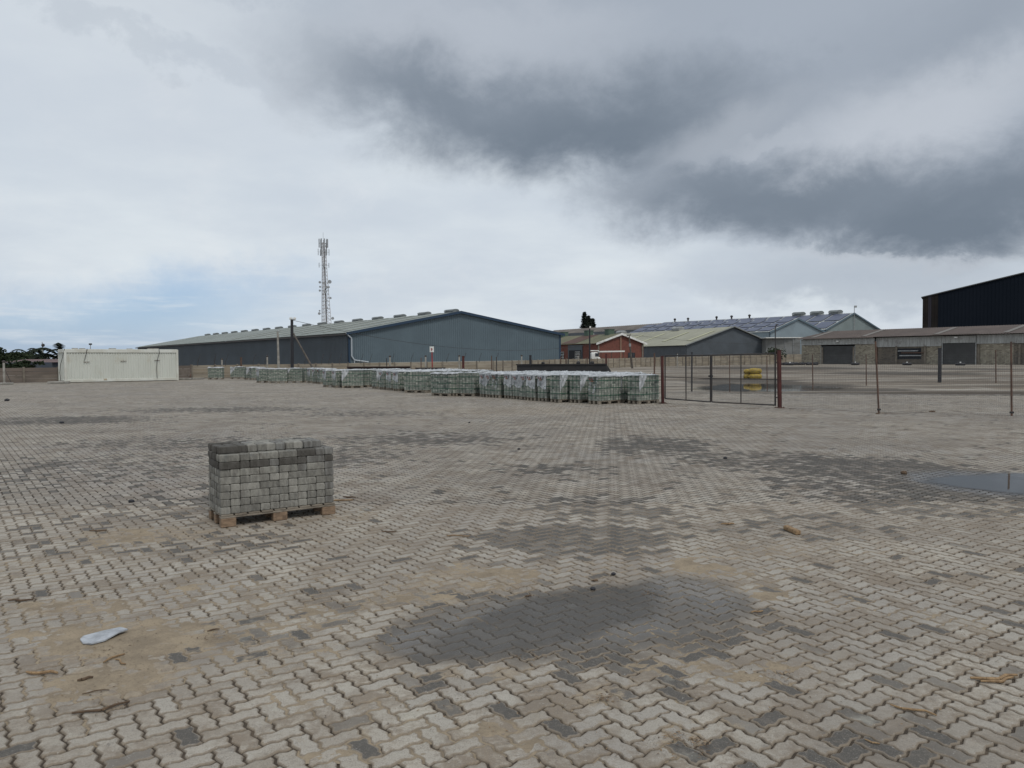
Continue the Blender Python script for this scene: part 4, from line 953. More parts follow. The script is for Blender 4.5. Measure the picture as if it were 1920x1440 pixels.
# poles near the brick workshop
Y = 118; b = GX(1185.5, Y); up = thing('utility_pole', 'leaning weathered timber utility pole with crossarm before the brick gable', 'utility pole', b)
mb = MB(); mb.tube(b, P(1179.6, 631, Y), .17, .12, 10); mb.build('pole', M_oldwood, up)
mb = MB(); mb.tube(P(1175.5, 629.5, Y), P(1183, 627.5, Y), .07); mb.tube(P(1178, 634, Y), P(1182.5, 627, Y), .05); mb.build('crossarm', M_oldwood, up)
for px, py in ((1176,628),(1179,627),(1182.5,626)): mb = MB(); c = P(px, py, Y); mb.tube(c, c+UP*.3, .07, .05, 6); mb.build('insulator', M_steel, up)
mb = MB(); mb.cbox(P(1181.2, 647, Y), (.3,.3,.5), 0, .03); mb.build('pole_box', M_steel, up)
Y = 75; b = GX(1105.8, Y); tpz = thing('black_pole', 'tall thin black pole with pale tip in front of the brick workshop', 'pole', b)
mb = MB(); mb.tube(b, P(1105.6, 616, Y), .085, .07, 8); mb.build('shaft', M_dpole, tpz)
mb = MB(); mb.cbox(P(1106.6, 613.6, Y), (.16,.14,.2), 0, .02); mb.build('tip', M_white, tpz)
# cables
def cable(p, q, sag, label, r=.022, n=26):
    mb = MB(); pts = [lerp(p, q, i/n)-UP*sag*4*(i/n)*(1-i/n) for i in range(n+1)]
    o = bpy.data.objects
    t = MB(); t.path(pts, r, 4); ob = t.build('cable', M_dsteel); tag(ob, label, 'cable'); return ob
cable(P(549, 600.5, 66), P(1179, 629, 118), 2.5, 'long sagging cable from the floodlight pole across the warehouse gable')
cable(P(1182, 628, 118), P(1560, 640, 178), 1.0, 'thin cable running from the timber utility pole to the right')
# sign on red pole
Y = 56; b = GX(811, Y); sg = thing('fire_point_sign', 'small white sign with red emblem on a thin red pole', 'sign', b)
mb = MB(); mb.tube(b, P(809.8, 660, Y), .045, n=8); mb.build('pole', M_red, sg)
mb = MB(); c = P(809.6, 655, Y); mb.cbox(c, (.32,.03,.42), 0, .005); bd = mb.build('board', M_white, sg)
mb = MB(); f = Vector((0,-.02,0)); mb.extrude([c+f+Vector((-.07,0,.11)), c+f+Vector((.09,0,.02)), c+f+Vector((.02,0,-.02)), c+f+Vector((.03,0,-.12)), c+f+Vector((-.03,0,-.12)), c+f+Vector((-.05,0,-.01))], (0,-.004,0)); mb.build('emblem', M_red, bd)
# ------------------------------------------------------------------ telecom mast
Y = 300; mbase = GX(613, Y); zt = P(606, 448, Y).z
mst = thing('telecom_mast', 'tall white lattice telecom mast rising behind the warehouse', 'mast', mbase)
topc = Vector((P(606, 448, Y).x, Y, zt)); H = zt
def mc(z): return lerp(mbase, Vector((topc.x, Y, 0)), z/H)+UP*z
def mw(z): return lerp(3.0, 1.0, min(1, z/(H*.8)))
def leg(i, z, ang=.5): a = ang+i*2*math.pi/3; return mc(z)+Vector((math.cos(a), math.sin(a), 0))*mw(z)
M_mast = mat('mast_paint', (.55,.56,.57), .6, (.40,.36,.35), .3)
for i in range(3):
    mb = MB(); mb.path([leg(i, z) for z in np.linspace(0, H*.97, 9)], .13, 6); mb.build('leg', M_mast, mst)
mb = MB(); zs = list(np.linspace(0, H*.97, 34))
for a, b in zip(zs, zs[1:]):
    for i in range(3):
        mb.tube(leg(i, a), leg((i+1)%3, b), .05, n=4, cap=False); mb.tube(leg((i+1)%3, a), leg(i, b), .05, n=4, cap=False); mb.tube(leg(i, a), leg((i+1)%3, a), .06, n=4, cap=False)
mb.build('bracing', M_mast, mst)
mb = MB(); mb.tube(mc(2)+Vector((.5,-.5,0)), mc(H*.93)+Vector((.3,-.3,0)), .36, .28, 6); mb.build('cable_tray', mat('cable_bundle', (.20,.20,.21), .8, (.12,.11,.11), .8, stretch=(1,1,.6)), mst)
mb = MB(); mb.tube(topc, topc+UP*2.6, .05); mb.build('lightning_rod', M_steel, mst)
M_ant = mat('antenna_grey', (.27,.28,.29), .6)
for zf, n, rr, hh in ((.965,9,1.75,3.4), (.895,6,2.1,2.6), (.79,4,1.9,1.9)):
    for k in range(n):
        a = k*2*math.pi/n+.3; c = mc(H*zf)+Vector((math.cos(a), math.sin(a), 0))*rr; mb = MB()
        mb.cbox(c, (.22,.5,hh), a, .05); mb.tube(mc(H*zf), c, .05, n=4); mb.build('antenna_panel', M_ant, mst)
for px, py, r in ((599.5,529.5,.5),(607,531,.55),(618,528.5,.75),(600,538,.4),(612,539,.6),(616.5,538.5,.4),(609.5,547,.7),(599.5,545,.45),(606,552,.4),(619.5,559,.45),(612,563.5,.4),(598.5,588,.55),(599,583,.35),(623.5,597,.6),(613,578,.4)):
    c = P(px, py, Y-1); mb = MB(); mb.tube(c, c+Vector((.15,-.45,0)), r*.7, r, 12); q = mc(c.z); mb.tube(c, q, .05, n=4); mb.build('dish', M_ant, mst)
# ------------------------------------------------------------------ trees
def crown(mb, c, r, n, size, seed, m2=0, flat=.7):
    rnd = random.Random(seed)
    cl = [(Vector(c)+Vector((rnd.gauss(0,.42)*r[0], rnd.gauss(0,.42)*r[1], rnd.gauss(0,.40)*r[2])), rnd.uniform(.28,.55)) for _ in range(22)]
    for _ in range(n):
        q, s_ = rnd.choice(cl); d = Vector((rnd.gauss(0,1), rnd.gauss(0,1), rnd.gauss(0,1))).normalized()*rnd.uniform(.5,1)
        p = q+Vector((d.x*r[0]*s_, d.y*r[1]*s_, d.z*r[2]*s_)); u = Vector((rnd.gauss(0,1), rnd.gauss(0,1), rnd.gauss(0,1)*flat)).normalized(); v = u.orthogonal().normalized()
        k = size*rnd.uniform(.5,1.3); mb.add([p-u*k, p+v*k*.6, p+u*k, p-v*k*.6], [(0,1,2,3)], rnd.randint(0, 1))
M_leaf2 = mat('mid_foliage', (.017,.026,.013), .8, (.028,.038,.018), .8, spec=.1)
def tree(px, Y, ztop_py, rx, label, seed, n=2200, name='broadleaf_tree'):
    b = GX(px, Y); zt = P(px, ztop_py, Y).z; t = thing(name, label, 'tree', b)
    mb = MB(); mb.tube(b, b+UP*zt*.55, .3, .18); rnd = random.Random(seed)
    for k in range(5): a = rnd.uniform(0, 6.28); mb.tube(b+UP*zt*.4, b+Vector((math.cos(a)*rx*.5, math.sin(a)*rx*.5, zt*.75)), .12, .04, 6)
    mb.build('trunk', M_bark, t); mb = MB(); crown(mb, b+UP*zt*.58, (rx, rx, zt*.33), n, .26, seed); mb.build('crown', [M_leaf, M_leaf2], t)
for px, Y, ty, rx, lb_ in ((-25,118,657,4,'dark broadleaf tree partly outside the left edge of the picture'),(6,120,657.5,3.8,'dark broadleaf tree above the left end of the tin roof'),(24,112,664.5,2.6,'lower dark tree between the broad trees and the palms')):
    tree(px, Y, ty, rx, lb_, px+99)
def palm(px, Y, ty, s_, label, seed):
    b = GX(px, Y); zt = P(px, ty, Y).z; t = thing('palm_tree', label, 'palm', b, 0, 'palms beyond the left wall')
    mb = MB(); mb.path([b, b+Vector((.1,0,zt*.4)), b+Vector((.25,0,zt-s_*.5))], .2, 8); mb.build('trunk', M_bark, t); rnd = random.Random(seed)
    hd = b+Vector((.25,0,zt-s_*.55))
    for k in range(22):
        a = k*2.4; e = rnd.uniform(-.5,1.3); mb = MB() if k == 0 else mb; pr = hd; pts = [hd]
        for j in range(7):
            e2 = e-j*.26; pr = pr+Vector((math.cos(a)*math.cos(e2), math.sin(a)*math.cos(e2), math.sin(e2)))*s_*.2; pts.append(pr)
        sd_ = Vector((-math.sin(a), math.cos(a), 0))
        for j in range(7):
            d = pts[j+1]-pts[j]
            for sg in (-1,1):
                for q in (.1,.55):
                    o_ = pts[j]+d*q; tip = o_+sd_*sg*s_*.24*(1-abs(j-3)/6)+d*.8-UP*s_*.10; mb.add([o_-d*.1, o_+d*.55, tip], [(0,1,2)])
            mb.add([pts[j]-sd_*.03, pts[j]+sd_*.03, pts[j+1]+sd_*.03, pts[j+1]-sd_*.03], [(0,1,2,3)])
    mb.build('fronds', M_palm, t)
palm(56, 128, 655.5, 3.0, 'left palm beyond the tin roof', 1); palm(78, 128, 656, 3.0, 'right palm beside the thin red and white mast', 2); palm(111, 100, 648, 3.4, 'tall palm half hidden by the left end of the white container', 3)
def norfolk(px, Y, ty, w, label, seed):
    b = GX(px, Y); zt = P(px, ty, Y).z; t = thing('norfolk_pine', label, 'pine tree', b, 0, 'tiered pines far behind the halls')
    mb = MB(); mb.tube(b, b+UP*zt*.98, .5, .08); mb.build('trunk', M_bark, t); mb = MB(); rnd = random.Random(seed); n = 15
    for k in range(n):
        f = k/(n-1); z = zt*(.52+.47*f); rr = w*(1-f)**.75+.5
        for j in range(11):
            a = j*2*math.pi/11+k+rnd.uniform(-.2,.2); r_ = rr*rnd.uniform(.7,1.1); c = Vector((b.x, b.y, z)); e = c+Vector((math.cos(a)*r_, math.sin(a)*r_, r_*.12))
            for q in range(16):
                p = lerp(c, e, (q+1)/16)+Vector((rnd.gauss(0,.25), rnd.gauss(0,.25), rnd.gauss(0,.16))); u = Vector((rnd.gauss(0,1), rnd.gauss(0,1), .4)).normalized()*.75; v = u.cross(UP).normalized()*.35+UP*.12
                mb.add([p-u, p+v, p+u, p-v], [(0,1,2,3)])
    mb.build('crown', M_pine, t)
norfolk(1096, 420, 586, 2.8, 'tallest tiered pine of the three behind the halls', 4); norfolk(1103.5, 425, 593, 2.6, 'middle tiered pine of the three behind the halls', 5); norfolk(1111.5, 430, 598, 2.3, 'shortest tiered pine, rightmost behind the halls', 6)
# thin red and white mast on the left, tin roofed house
b = GX(79.5, 150); t = thing('radio_mast', 'thin red and white radio mast among the palms on the left', 'mast', b)
for z0_, z1_, m in ((680,662,M_red),(662,652,M_white),(652,641,M_steel)):
    mb = MB(); mb.tube(P(79.5, z0_, 150) if z0_ < 680 else b, P(79, z1_, 150), .22 if z0_ > 660 else .1, .18 if z0_ > 660 else .06, 6); mb.build('mast_section', m, t)
mb = MB(); mb.blob(P(80.7, 647.3, 150), (.35,.3,.35), 1, 1, 0); mb.build('dish', M_dsteel, t)
b = GX(169.5, 160); t = thing('flood_mast', 'thin lamp mast showing above the white container', 'mast', b)
mb = MB(); mb.tube(b, P(169.5, 646, 160), .1, .07); mb.build('pole', M_steel, t); mb = MB(); mb.cbox(P(169.5, 645.3, 160), (.55,.4,.35), 0, .05); mb.build('lamp_head', M_dsteel, t)
hs = thing('tin_roofed_house', 'low house with faded red-brown roof behind the left wall', 'house', GX(60, 92))
a, b = GX(12, 92), GX(97, 92); z1 = P(50, 679.5, 92).z; z2 = P(50, 673.6, 97).z
mb = MB(); mb.box((a+b)/2+UP*z1/2+Vector((0,4,0)), ((b-a).length, 8, z1)); mb.build('wall', mat('dark_blue_wall', (.03,.04,.07), .7, (.06,.07,.08), .5), hs)
mb = MB(); o_ = Vector((.6,0,0)); mb.add([a-o_+UP*z1, b+o_+UP*z1, b+o_+Vector((0,4.5,z2)), a-o_+Vector((0,4.5,z2)), b+o_+Vector((0,9,z1)), a-o_+Vector((0,9,z1))], [(0,1,2,3),(3,2,4,5),(1,4,2),(0,3,5)]); mb.build('roof', mat('faded_red_roof', (.14,.09,.085), .8, (.11,.075,.07), .8), hs)
mb = MB(); mb.box(lerp(a, b, .5)+Vector((0,-.03,1.2)), (.9,.06,.7)); mb.build('window', M_glass, hs)
sh = thing('hedge', 'dark green shrub behind the left wall', 'shrub', GX(30, 72)); mb = MB(); crown(mb, GX(30, 72)+UP*1.1, (1.9,1.,.7), 900, .16, 77); mb.build('foliage', [M_leaf, M_leaf2], sh)
mb = MB(); mb.tube(GX(30,72), GX(30,72)+UP*1.1, .08, .05); mb.build('trunk', M_bark, sh)
sh = thing('roof_bush', 'dark bush behind the wall at the corner of the block building', 'shrub', GX(1452, 172)); c = GX(1452, 172)+UP*2.4; mb = MB(); crown(mb, c, (2.6,2.,1.5), 700, .25, 78); mb.build('foliage', [M_leaf, M_leaf2], sh)
mb = MB(); mb.tube(GX(1452,172), c, .12, .06); mb.build('trunk', M_bark, sh)
# ------------------------------------------------------------------ white container
Cb = G(122, 717.8); Ce = G(333, 712.2); Cs = G(111, 716.6)
M_cont = mat('cream_white_container', (.55,.56,.51), .55, (.50,.51,.46), .8, amt=.8, stretch=(1.5,1.5,.4), col3=(.47,.455,.385))
M_contf = mat('cream_container_frame', (.58,.585,.54), .5, (.48,.47,.41), 1.)
fx = Vector((math.cos(math.radians(40)), math.sin(math.radians(40)), 0)); fy = Vector((-fx.y, fx.x, 0)); lnc = 8.05; CHh = P(225, 655, (Cb.y+Ce.y)/2).z; dp = 2.44
ct = thing('shipping_container', 'long cream-white container cabin in front of the left wall', 'container', Cb)
def cc(x, y, z): return Cb+fx*x+fy*y+UP*z
mb = MB(); mb.ribbed(lambda s_: cc(.1+s_*(lnc-.2), .03, .22), lambda s_: cc(.1+s_*(lnc-.2), .03, CHh-.26), 44, -fy, .045); mb.build('front_panel', M_cont, ct)
mb = MB(); mb.ribbed(lambda s_: cc(.03, .1+s_*(dp-.2), .22), lambda s_: cc(.03, .1+s_*(dp-.2), CHh-.15), 9, -fx, .04); mb.ribbed(lambda s_: cc(lnc-.03, .1+s_*(dp-.2), .22), lambda s_: cc(lnc-.03, .1+s_*(dp-.2), CHh-.15), 9, fx, .04); mb.build('end_panel', M_cont, ct)
mb = MB(); mb.quad(cc(0,dp,.1), cc(lnc,dp,.1), cc(lnc,dp,CHh), cc(0,dp,CHh)); mb.build('back_panel', M_cont, ct)
rzc = math.atan2(fx.y, fx.x)
for nm, z, h in (('bottom_rail', .13, .2), ('top_rail', CHh-.15, .26)):
    mb = MB()
    mb.cbox(cc(lnc/2, 0, z), (lnc, .12, h), rzc, .015); mb.cbox(cc(lnc/2, dp, z), (lnc, .12, h), rzc, .015)
    mb.cbox(cc(0, dp/2, z), (.12, dp-.14, h*.95), rzc, .015); mb.cbox(cc(lnc, dp/2, z), (.12, dp-.14, h*.95), rzc, .015); mb.build(nm, M_contf, ct)
for x, y in ((.05,.02),(lnc-.05,.02),(.05,dp-.02),(lnc-.05,dp-.02)):
    mb = MB(); mb.cbox(cc(x, y, CHh/2-.02), (.17,.17,CHh-.04), rzc, .015); mb.build('corner_post', M_contf, ct)
mb = MB(); mb.box(cc(lnc/2, dp/2, CHh-.03), (lnc-.1, dp-.1, .05), rzc); mb.build('roof', M_contf, ct)
M_ruststain = mat('rusty_patch', (.38,.31,.22), .8, (.45,.40,.30), 4.)
for x, z in ((1.45,1.55),(4.0,1.6),(6.45,1.65)):
    mb = MB(); mb.cbox(cc(x, -.06, z), (.42,.03,.04), rzc, .005); mb.build('bracket', M_rust, ct)
for x in (2.7,): mb = MB(); mb.cbox(cc(x, -.075, .2), (.22,.03,.12), rzc, .005); mb.build('rusty_plate', M_ruststain, ct)
for x, y, w_ in ((.8,.6,.4),(1.4,1.2,.4),(3.4,.7,.5),(4.8,1.5,.4),(6.1,.5,.4),(6.6,.8,.4)):
    mb = MB(); mb.cbox(cc(x, y, CHh+.03), (w_,.2,.09), rzc, .01); mb.build('roof_fitting', M_conc, ct)
def wire_obj(pts, label, r=.02): m_ = MB(); m_.path(pts, r, 6); return tag(m_.build('hanging_cable', M_dsteel), label, 'cable')
wire_obj([cc(0,-.12,CHh), cc(-.1,.3,CHh*.72), cc(-.12,.9,CHh*.55), cc(-.12,1.3,CHh*.3), cc(-.12,1.,.15)], 'black cable hanging down the left end of the white container')
wire_obj([cc(1.5,-.1,CHh+.02), cc(1.42,-.1,CHh*.85), cc(1.28,-.1,CHh*.64)], 'short black cable hanging from the roof of the white container')
wire_obj([cc(6.6,-.12,CHh+.02), cc(6.62,-.12,CHh*.9), cc(6.45,-.12,CHh*.66), cc(6.38,-.12,CHh*.4), cc(6.42,-.12,.2)], 'black cable hanging down the right part of the white container')
def slab(px0, px1, py, w, h, label, rz=0):
    a, b = G(px0, py), G(px1, py); m_ = MB(); m_.cbox((a+b)/2+UP*(h/2+.004), ((b-a).length, w, h), rz, .02); return tag(m_.build('concrete_slab', M_conc), label, 'slab')
slab(97, 124, 719.2, .9, .16, 'pale concrete slab at the left foot of the white container'); slab(-16, 17, 721.3, .8, .13, 'pale concrete slab at the left edge of the yard')
slab(337, 358, 711.8, .6, .14, 'longer pale slab at the right foot of the white container'); slab(361, 380, 711.0, .5, .12, 'shorter pale slab between the white container and the pallets')
for px, px2, yy, lb_ in ((8, 9, 719.5, 'post with rope and weight beside the slab at the left edge'),):
    b = G(px, yy); t = thing('anchor_post', lb_, 'post', b); mb = MB(); mb.tube(b, b+Vector((-.05,0,1.65)), .04); mb.build('shaft', M_rust, t); mb = MB(); mb.tube(b+UP*1.2, b+Vector((.5,0,.1)), .018, n=4); mb.build('stay', M_dsteel, t)
for (x0, y0, x1, y1, lb_) in ((341,688.5,356,710,'slanting prop leaning against the wall right of the white container'), (357.3,684,357.3,710,'upright steel prop against the wall right of the white container')):
    b = G(x1, y1-.6); m_ = MB(); m_.tube(b, P(x0, y0, b.y+.9), .05, n=8); tag(m_.build('steel_prop', M_rust), lb_, 'prop')
# ------------------------------------------------------------------ black truck body (skip) and steel sections behind the pallets
Y0 = 47.; sA, sB = GX(969, Y0), GX(1136.5, Y0); zt = P(1050, 682.6, Y0).z
sk = thing('truck_body', 'black steel truck body with pointed front lying behind the pallets', 'truck body', sA); W_ = 2.2; bd = Vector((0,W_,0)); ln = sB.x-sA.x
M_skip = mat('black_steel', (.012,.012,.014), .55, (.022,.02,.02), 2.); M_skipg = mat('grey_black_steel', (.028,.028,.032), .6, (.018,.018,.02), 2.)
mb = MB(); x1 = sA.x+ln*.155
for y in (0, W_): mb.box((( x1+sB.x)/2, Y0+y, zt/2+.1), (sB.x-x1, .08, zt-.25))
mb.box(((x1+sB.x)/2, Y0+W_/2, .3), (sB.x-x1, W_, .1)); mb.build('side_board', M_skip, sk)
mb = MB()
for z in (.35,.62,.86,zt-.03): mb.box(((sA.x+sB.x)/2, Y0-.06, z), (ln, .07, .05))
mb.box(((sA.x+sB.x)/2, Y0-.03, zt-.02), (ln+.1, .16, .07)); mb.build('rib', M_skip, sk)
mb = MB(); mb.add([(sB.x, Y0-.04, zt), (sB.x, Y0-.04, .1), (sB.x+.12, Y0+.05, zt*.3), (sB.x+.36, Y0+.25, zt*.62), (sB.x+.02, Y0+W_, zt), (sB.x, Y0+W_, .1), (sB.x+.3, Y0+W_-.3, zt*.62)], [(0,1,2,3),(0,3,6,4),(3,2,5,6)]); mb.build('nose', M_skip, sk)
mb = MB(); mb.box((sA.x+ln*.0775, Y0+W_/2, zt/2), (ln*.15, W_, zt-.12)); mb.build('end_box', M_skipg, sk)
for k in (.045,.105): mb = MB(); mb.box((sA.x+ln*k, Y0-.02, zt*.42), (.22,.04,zt*.66)); mb.build('dark_panel', M_skip, sk)  # darker flat panels standing proud of the end box
for px, s_ in ((1018,1),(1084,1.3),(1110,1.2)): c = GX(px, Y0+.4); mb = MB(); mb.blob((c.x, Y0+.3, zt+.06), (.11*s_,.1,.10*s_), px, 1, .1); mb.build('lifting_lug', M_skip, sk)
def beam(px0, px1, ty, by, Y, m, label, name='steel_section'):
    a, b = P(px0, ty, Y), P(px1, ty, Y); h = a.z-P(px0, by, Y).z; m_ = MB(); d = (b-a); t = thing(name, label, 'steel beam', Vector((a.x, Y, 0)))
    c = (a+b)/2; L_ = d.length
    m_.box(c-UP*.03, (L_, .5, .05)); m_.box(c-UP*(h-.03), (L_, .5, .05)); m_.build('flange', m, t)
    m_ = MB(); m_.box(c-UP*h/2, (L_, .06, h)); m_.build('web', m, t)
    for k in (.12,.88): m_ = MB(); m_.box((lerp(a.x, b.x, k), Y, (c.z-h)/2), (.2,.5,max(.05,c.z-h))); m_.build('support', m, t)
beam(651, 769, 687, 693.5, 53, mat('dark_rust', (.045,.032,.028), .8, (.07,.045,.035), 3.), 'long dark rusty steel beam behind the pallets')
beam(779, 835, 689, 697, 52, mat('rust_grey', (.075,.065,.055), .8, (.05,.04,.035), 3.), 'shorter grey-brown steel beam left of the red steel post')
Y = 52; a = GX(811, Y); t = thing('red_frame', 'low red steel frame at the foot of the red sign pole', 'steel frame', a); mb = MB()
for x0, y0, x1, y1 in ((808,692,833,694.5),(809,697,831,698),(811,692,811,700),(822,693,822,699),(833,694,828,700)): mb.tube(P(x0,y0,Y), P(x1,y1,Y), .05, n=6)
mb.build('tubes', M_red, t); mb = MB()
for x in (811,822): mb.tube(GX(x, Y), P(x, 699, Y), .04, n=6)
mb.build('feet', M_red, t)
# ------------------------------------------------------------------ yellow bales beyond the gate
M_yel = mat('yellow_plastic', (.35,.245,.03), .5, (.26,.175,.03), 4.)
yb0 = G(1410, 711.0)
for px, z, w, h, dy, lb_ in ((1402,.0,.62,.42,.3,'lower left yellow plastic buoy of the stack beyond the gate'),(1402,.40,.60,.36,.3,'upper left yellow plastic buoy of the stack beyond the gate'),(1415.5,.0,1.08,.42,-.1,'lower right long yellow plastic buoy beyond the gate'),(1415.5,.41,1.04,.42,-.1,'upper right long yellow plastic buoy beyond the gate')):
    c = GX(px, yb0.y+dy); t = thing('yellow_float', lb_, 'float', c+UP*z, 0, 'yellow floats stacked beyond the gate'); mb = MB(); n = 14; vs = []; fs = []
    for i in range(9):
        k = i/8; x = (k-.5)*w; rr = (1-abs(2*k-1)**5)**.5*.5+.02
        rr *= 1+.04*math.sin(k*40)
        for j in range(n): a = 2*math.pi*j/n; ca, sa = math.cos(a), math.sin(a); e = .55; vs.append((c.x+x, c.y+math.copysign(abs(ca)**e, ca)*rr*.7, c.z+z+h/2+math.copysign(abs(sa)**e, sa)*rr*h))
    for i in range(8):
        for j in range(n): fs.append((i*n+j, i*n+(j+1)%n, (i+1)*n+(j+1)%n, (i+1)*n+j))
    fs += [tuple(range(n)), tuple(range(8*n, 9*n))[::-1]]; mb.add(vs, fs); mb.build('float_body', M_yel, t, smooth=True)
    mb = MB(); mb.tube((c.x-w*.3, c.y-.36, c.z+z+h*.5), (c.x+w*.3, c.y-.36, c.z+z+h*.5), .018, n=6); mb.build('strap', mat('grimy_strap', (.25,.2,.06), .7), t)
# small white-topped markers before the block building
mk = None
for i, (px, pyb) in enumerate([(1603.5,683.8),(1700.5,684.2),(1800.5,684.8),(1481,684.3)]):
    b = G(px, pyb+.6)
    if mk is None:
        mk = thing('marker', 'white-tipped marker in a black tyre, in front of the left roller shutter', 'marker', b, 0, 'white-tipped markers along the block building'); mb = MB(); n = 16; R1, r1 = .62, .24; vs = []; fs = []
        for k in range(n):
            for j in range(8): a, q = 2*math.pi*k/n, 2*math.pi*j/8; vs.append(b+Vector(((R1+r1*math.cos(q))*math.cos(a), (R1+r1*math.cos(q))*math.sin(a), .24+r1*math.sin(q))))
        for k in range(n):
            for j in range(8): fs.append((k*8+j, k*8+(j+1)%8, ((k+1)%n)*8+(j+1)%8, ((k+1)%n)*8+j))
        mb.add(vs, fs); mb.build('tyre', M_dpole, mk, smooth=True); mb = MB(); mb.tube(b, b+UP*.55, .22, .12, 12); mb.blob(b+UP*.57, (.15,.15,.10), 1, 1, 0); mb.build('white_tip', M_white, mk)
    else: dup(mk, b, i, ['','white-tipped marker in a black tyre, in front of the louvred opening','white-tipped marker in a black tyre, in front of the right roller shutter','white-tipped marker in a black tyre, left of the block building'][i])
for px, py, w, lb_ in ((1496,683.5,1.8,'low black heap of tyres left of the block building corner'),(1525,683.6,1.2,'low black heap of tyres at the block building wall'),(1468,683.8,1.0,'small black heap of rubble at the end of the concrete wall')):
    b = G(px, py+.7); m_ = MB()
    for k in range(6): m_.blob(b+Vector((random.uniform(-w,w), random.uniform(-.3,.3), .25)), (.6,.5,.32), k+px, 1, .2)
    tag(m_.build('black_heap', M_dpole), lb_, 'heap')
# white truck by the workshop and the white canopy
Y = 158; tk = thing('white_truck', 'white truck cab parked beside the brick workshop', 'truck', GX(1116, Y)); c = GX(1114, Y)
mb = MB(); mb.cbox(c+UP*2.0, (1.6,2.2,1.8), 0, .25); mb.cbox(c+Vector((.8,0,1.3)), (.9,2.1,1.1), 0, .2); mb.build('cab', M_white, tk)
mb = MB(); mb.cbox(c+Vector((.45,-1.12,2.35)), (.7,.04,.7), 0, .01); mb.cbox(c+Vector((.88,0,2.5)), (.04,1.7,.7), 0, .01); mb.build('window', M_glass, tk)
mb = MB(); mb.cbox(c+Vector((0,-.1,3.2)), (1.9,1.7,.22), 0, .06); mb.build('roof_deflector', M_white, tk)
mb = MB(); mb.cbox(c+Vector((-3.2,0,1.2)), (4.5,2.2,.3), 0, .03); mb.build('chassis', M_dsteel, tk)
for x in (.8,-2.6,-4.4):
    mb = MB(); mb.tube(c+Vector((x,-1.15,.5)), c+Vector((x,-.85,.5)), .5, n=18); mb.tube(c+Vector((x,.85,.5)), c+Vector((x,1.15,.5)), .5, n=18); mb.build('wheel', M_dpole, tk)
cn = thing('canopy', 'thin white flat canopy on posts in front of the brick gable', 'canopy', GX(1148, 150)); a, b = P(1124, 660.6, 150), P(1171.5, 659.8, 150)
mb = MB(); mb.extrude([a, b, b+UP*.28, a+UP*.28], (0,3,0)); mb.build('roof', M_white, cn)
for px in (1127, 1146.5, 1169): q = GX(px, 150.2); mb = MB(); mb.tube(q, q+UP*(a.z), .09, n=6); mb.build('post', M_rust, cn)
# ------------------------------------------------------------------ wrapped pallets of pavers
M_pv = [mat('paver_grey_green', (.25,.26,.23), .85, (.19,.20,.175), 9., bump=.2), mat('paver_grey_mid', (.195,.205,.182), .85, (.15,.158,.14), 9.), mat('paver_grey_dark', (.085,.098,.088), .85, (.12,.135,.12), 9.), mat('paver_grey_pale', (.34,.35,.305), .85, (.26,.27,.235), 9.)]
M_strap = mat('green_strap', (.018,.085,.05), .5)
M_film = mat('white_plastic_sheet', (.50,.51,.525), .45, (.27,.28,.29), 3.5, bump=.6, bscale=14)
M_mark_r = mat('faded_red_print', (.17,.07,.065), .7); M_mark_k = mat('dark_print', (.06,.06,.075), .6); M_mark_o = mat('orange_brown_print', (.22,.10,.06), .7)
LX, LY, PH = 1.2, .50, .13; NC = 12; BH = .074; HT = PH+NC*BH
def pallet_geo(mb, lx, ly, h, jit=0.):
    bt = .022
    for x in (.05, lx/2, lx-.05):
        for y in (.05, ly/2, ly-.05): mb.cbox((x+(.02 if x < .1 else (-.02 if x > lx-.1 else 0)), y, (h-2*bt)/2+.0), (.14,.095,h-2*bt), 0, .005)
    for y in (.05, ly/2, ly-.05): mb.cbox((lx/2, y, h-1.5*bt), (lx, .09, bt*.96), 0, .003)
    nb = 9
    for i in range(nb): mb.cbox((lx*(i+.5)/nb, ly/2, h-.5*bt), (lx/nb-.018, ly, bt*.96), 0, .003)
def stack_geo(mb, seed):
    rnd = random.Random(seed); g = .0025
    for c in range(NC):
        z = PH+c*BH; damp = c >= NC-1 and rnd.random() < .7
        def run(a, b, nrm, L_):
            x = 0.
            while x < L_-.02:
                w = rnd.choice((.1,.1,.2)); w = min(w, L_-x)
                p = a+(b-a)*(x/L_); q = a+(b-a)*((x+w)/L_); e = nrm*rnd.uniform(0,.007); d = (b-a).normalized()*g
                mi = 2 if rnd.random() < (.5 if damp else .05) else rnd.choice((0,0,1,3))
                mb.quad(p+d+e+UP*(z+g), q-d+e+UP*(z+g), q-d+e+UP*(z+BH-g), p+d+e+UP*(z+BH-g), mi); x += w
        V = Vector
        run(V((0,0,0)), V((LX,0,0)), V((0,-1,0)), LX); run(V((LX,0,0)), V((LX,LY,0)), V((1,0,0)), LY)
        run(V((LX,LY,0)), V((0,LY,0)), V((0,1,0)), LX); run(V((0,LY,0)), V((0,0,0)), V((-1,0,0)), LY)
    mb.box((LX/2, LY/2, PH+NC*BH/2), (LX-.006, LY-.006, NC*BH-.002), 0, 2)
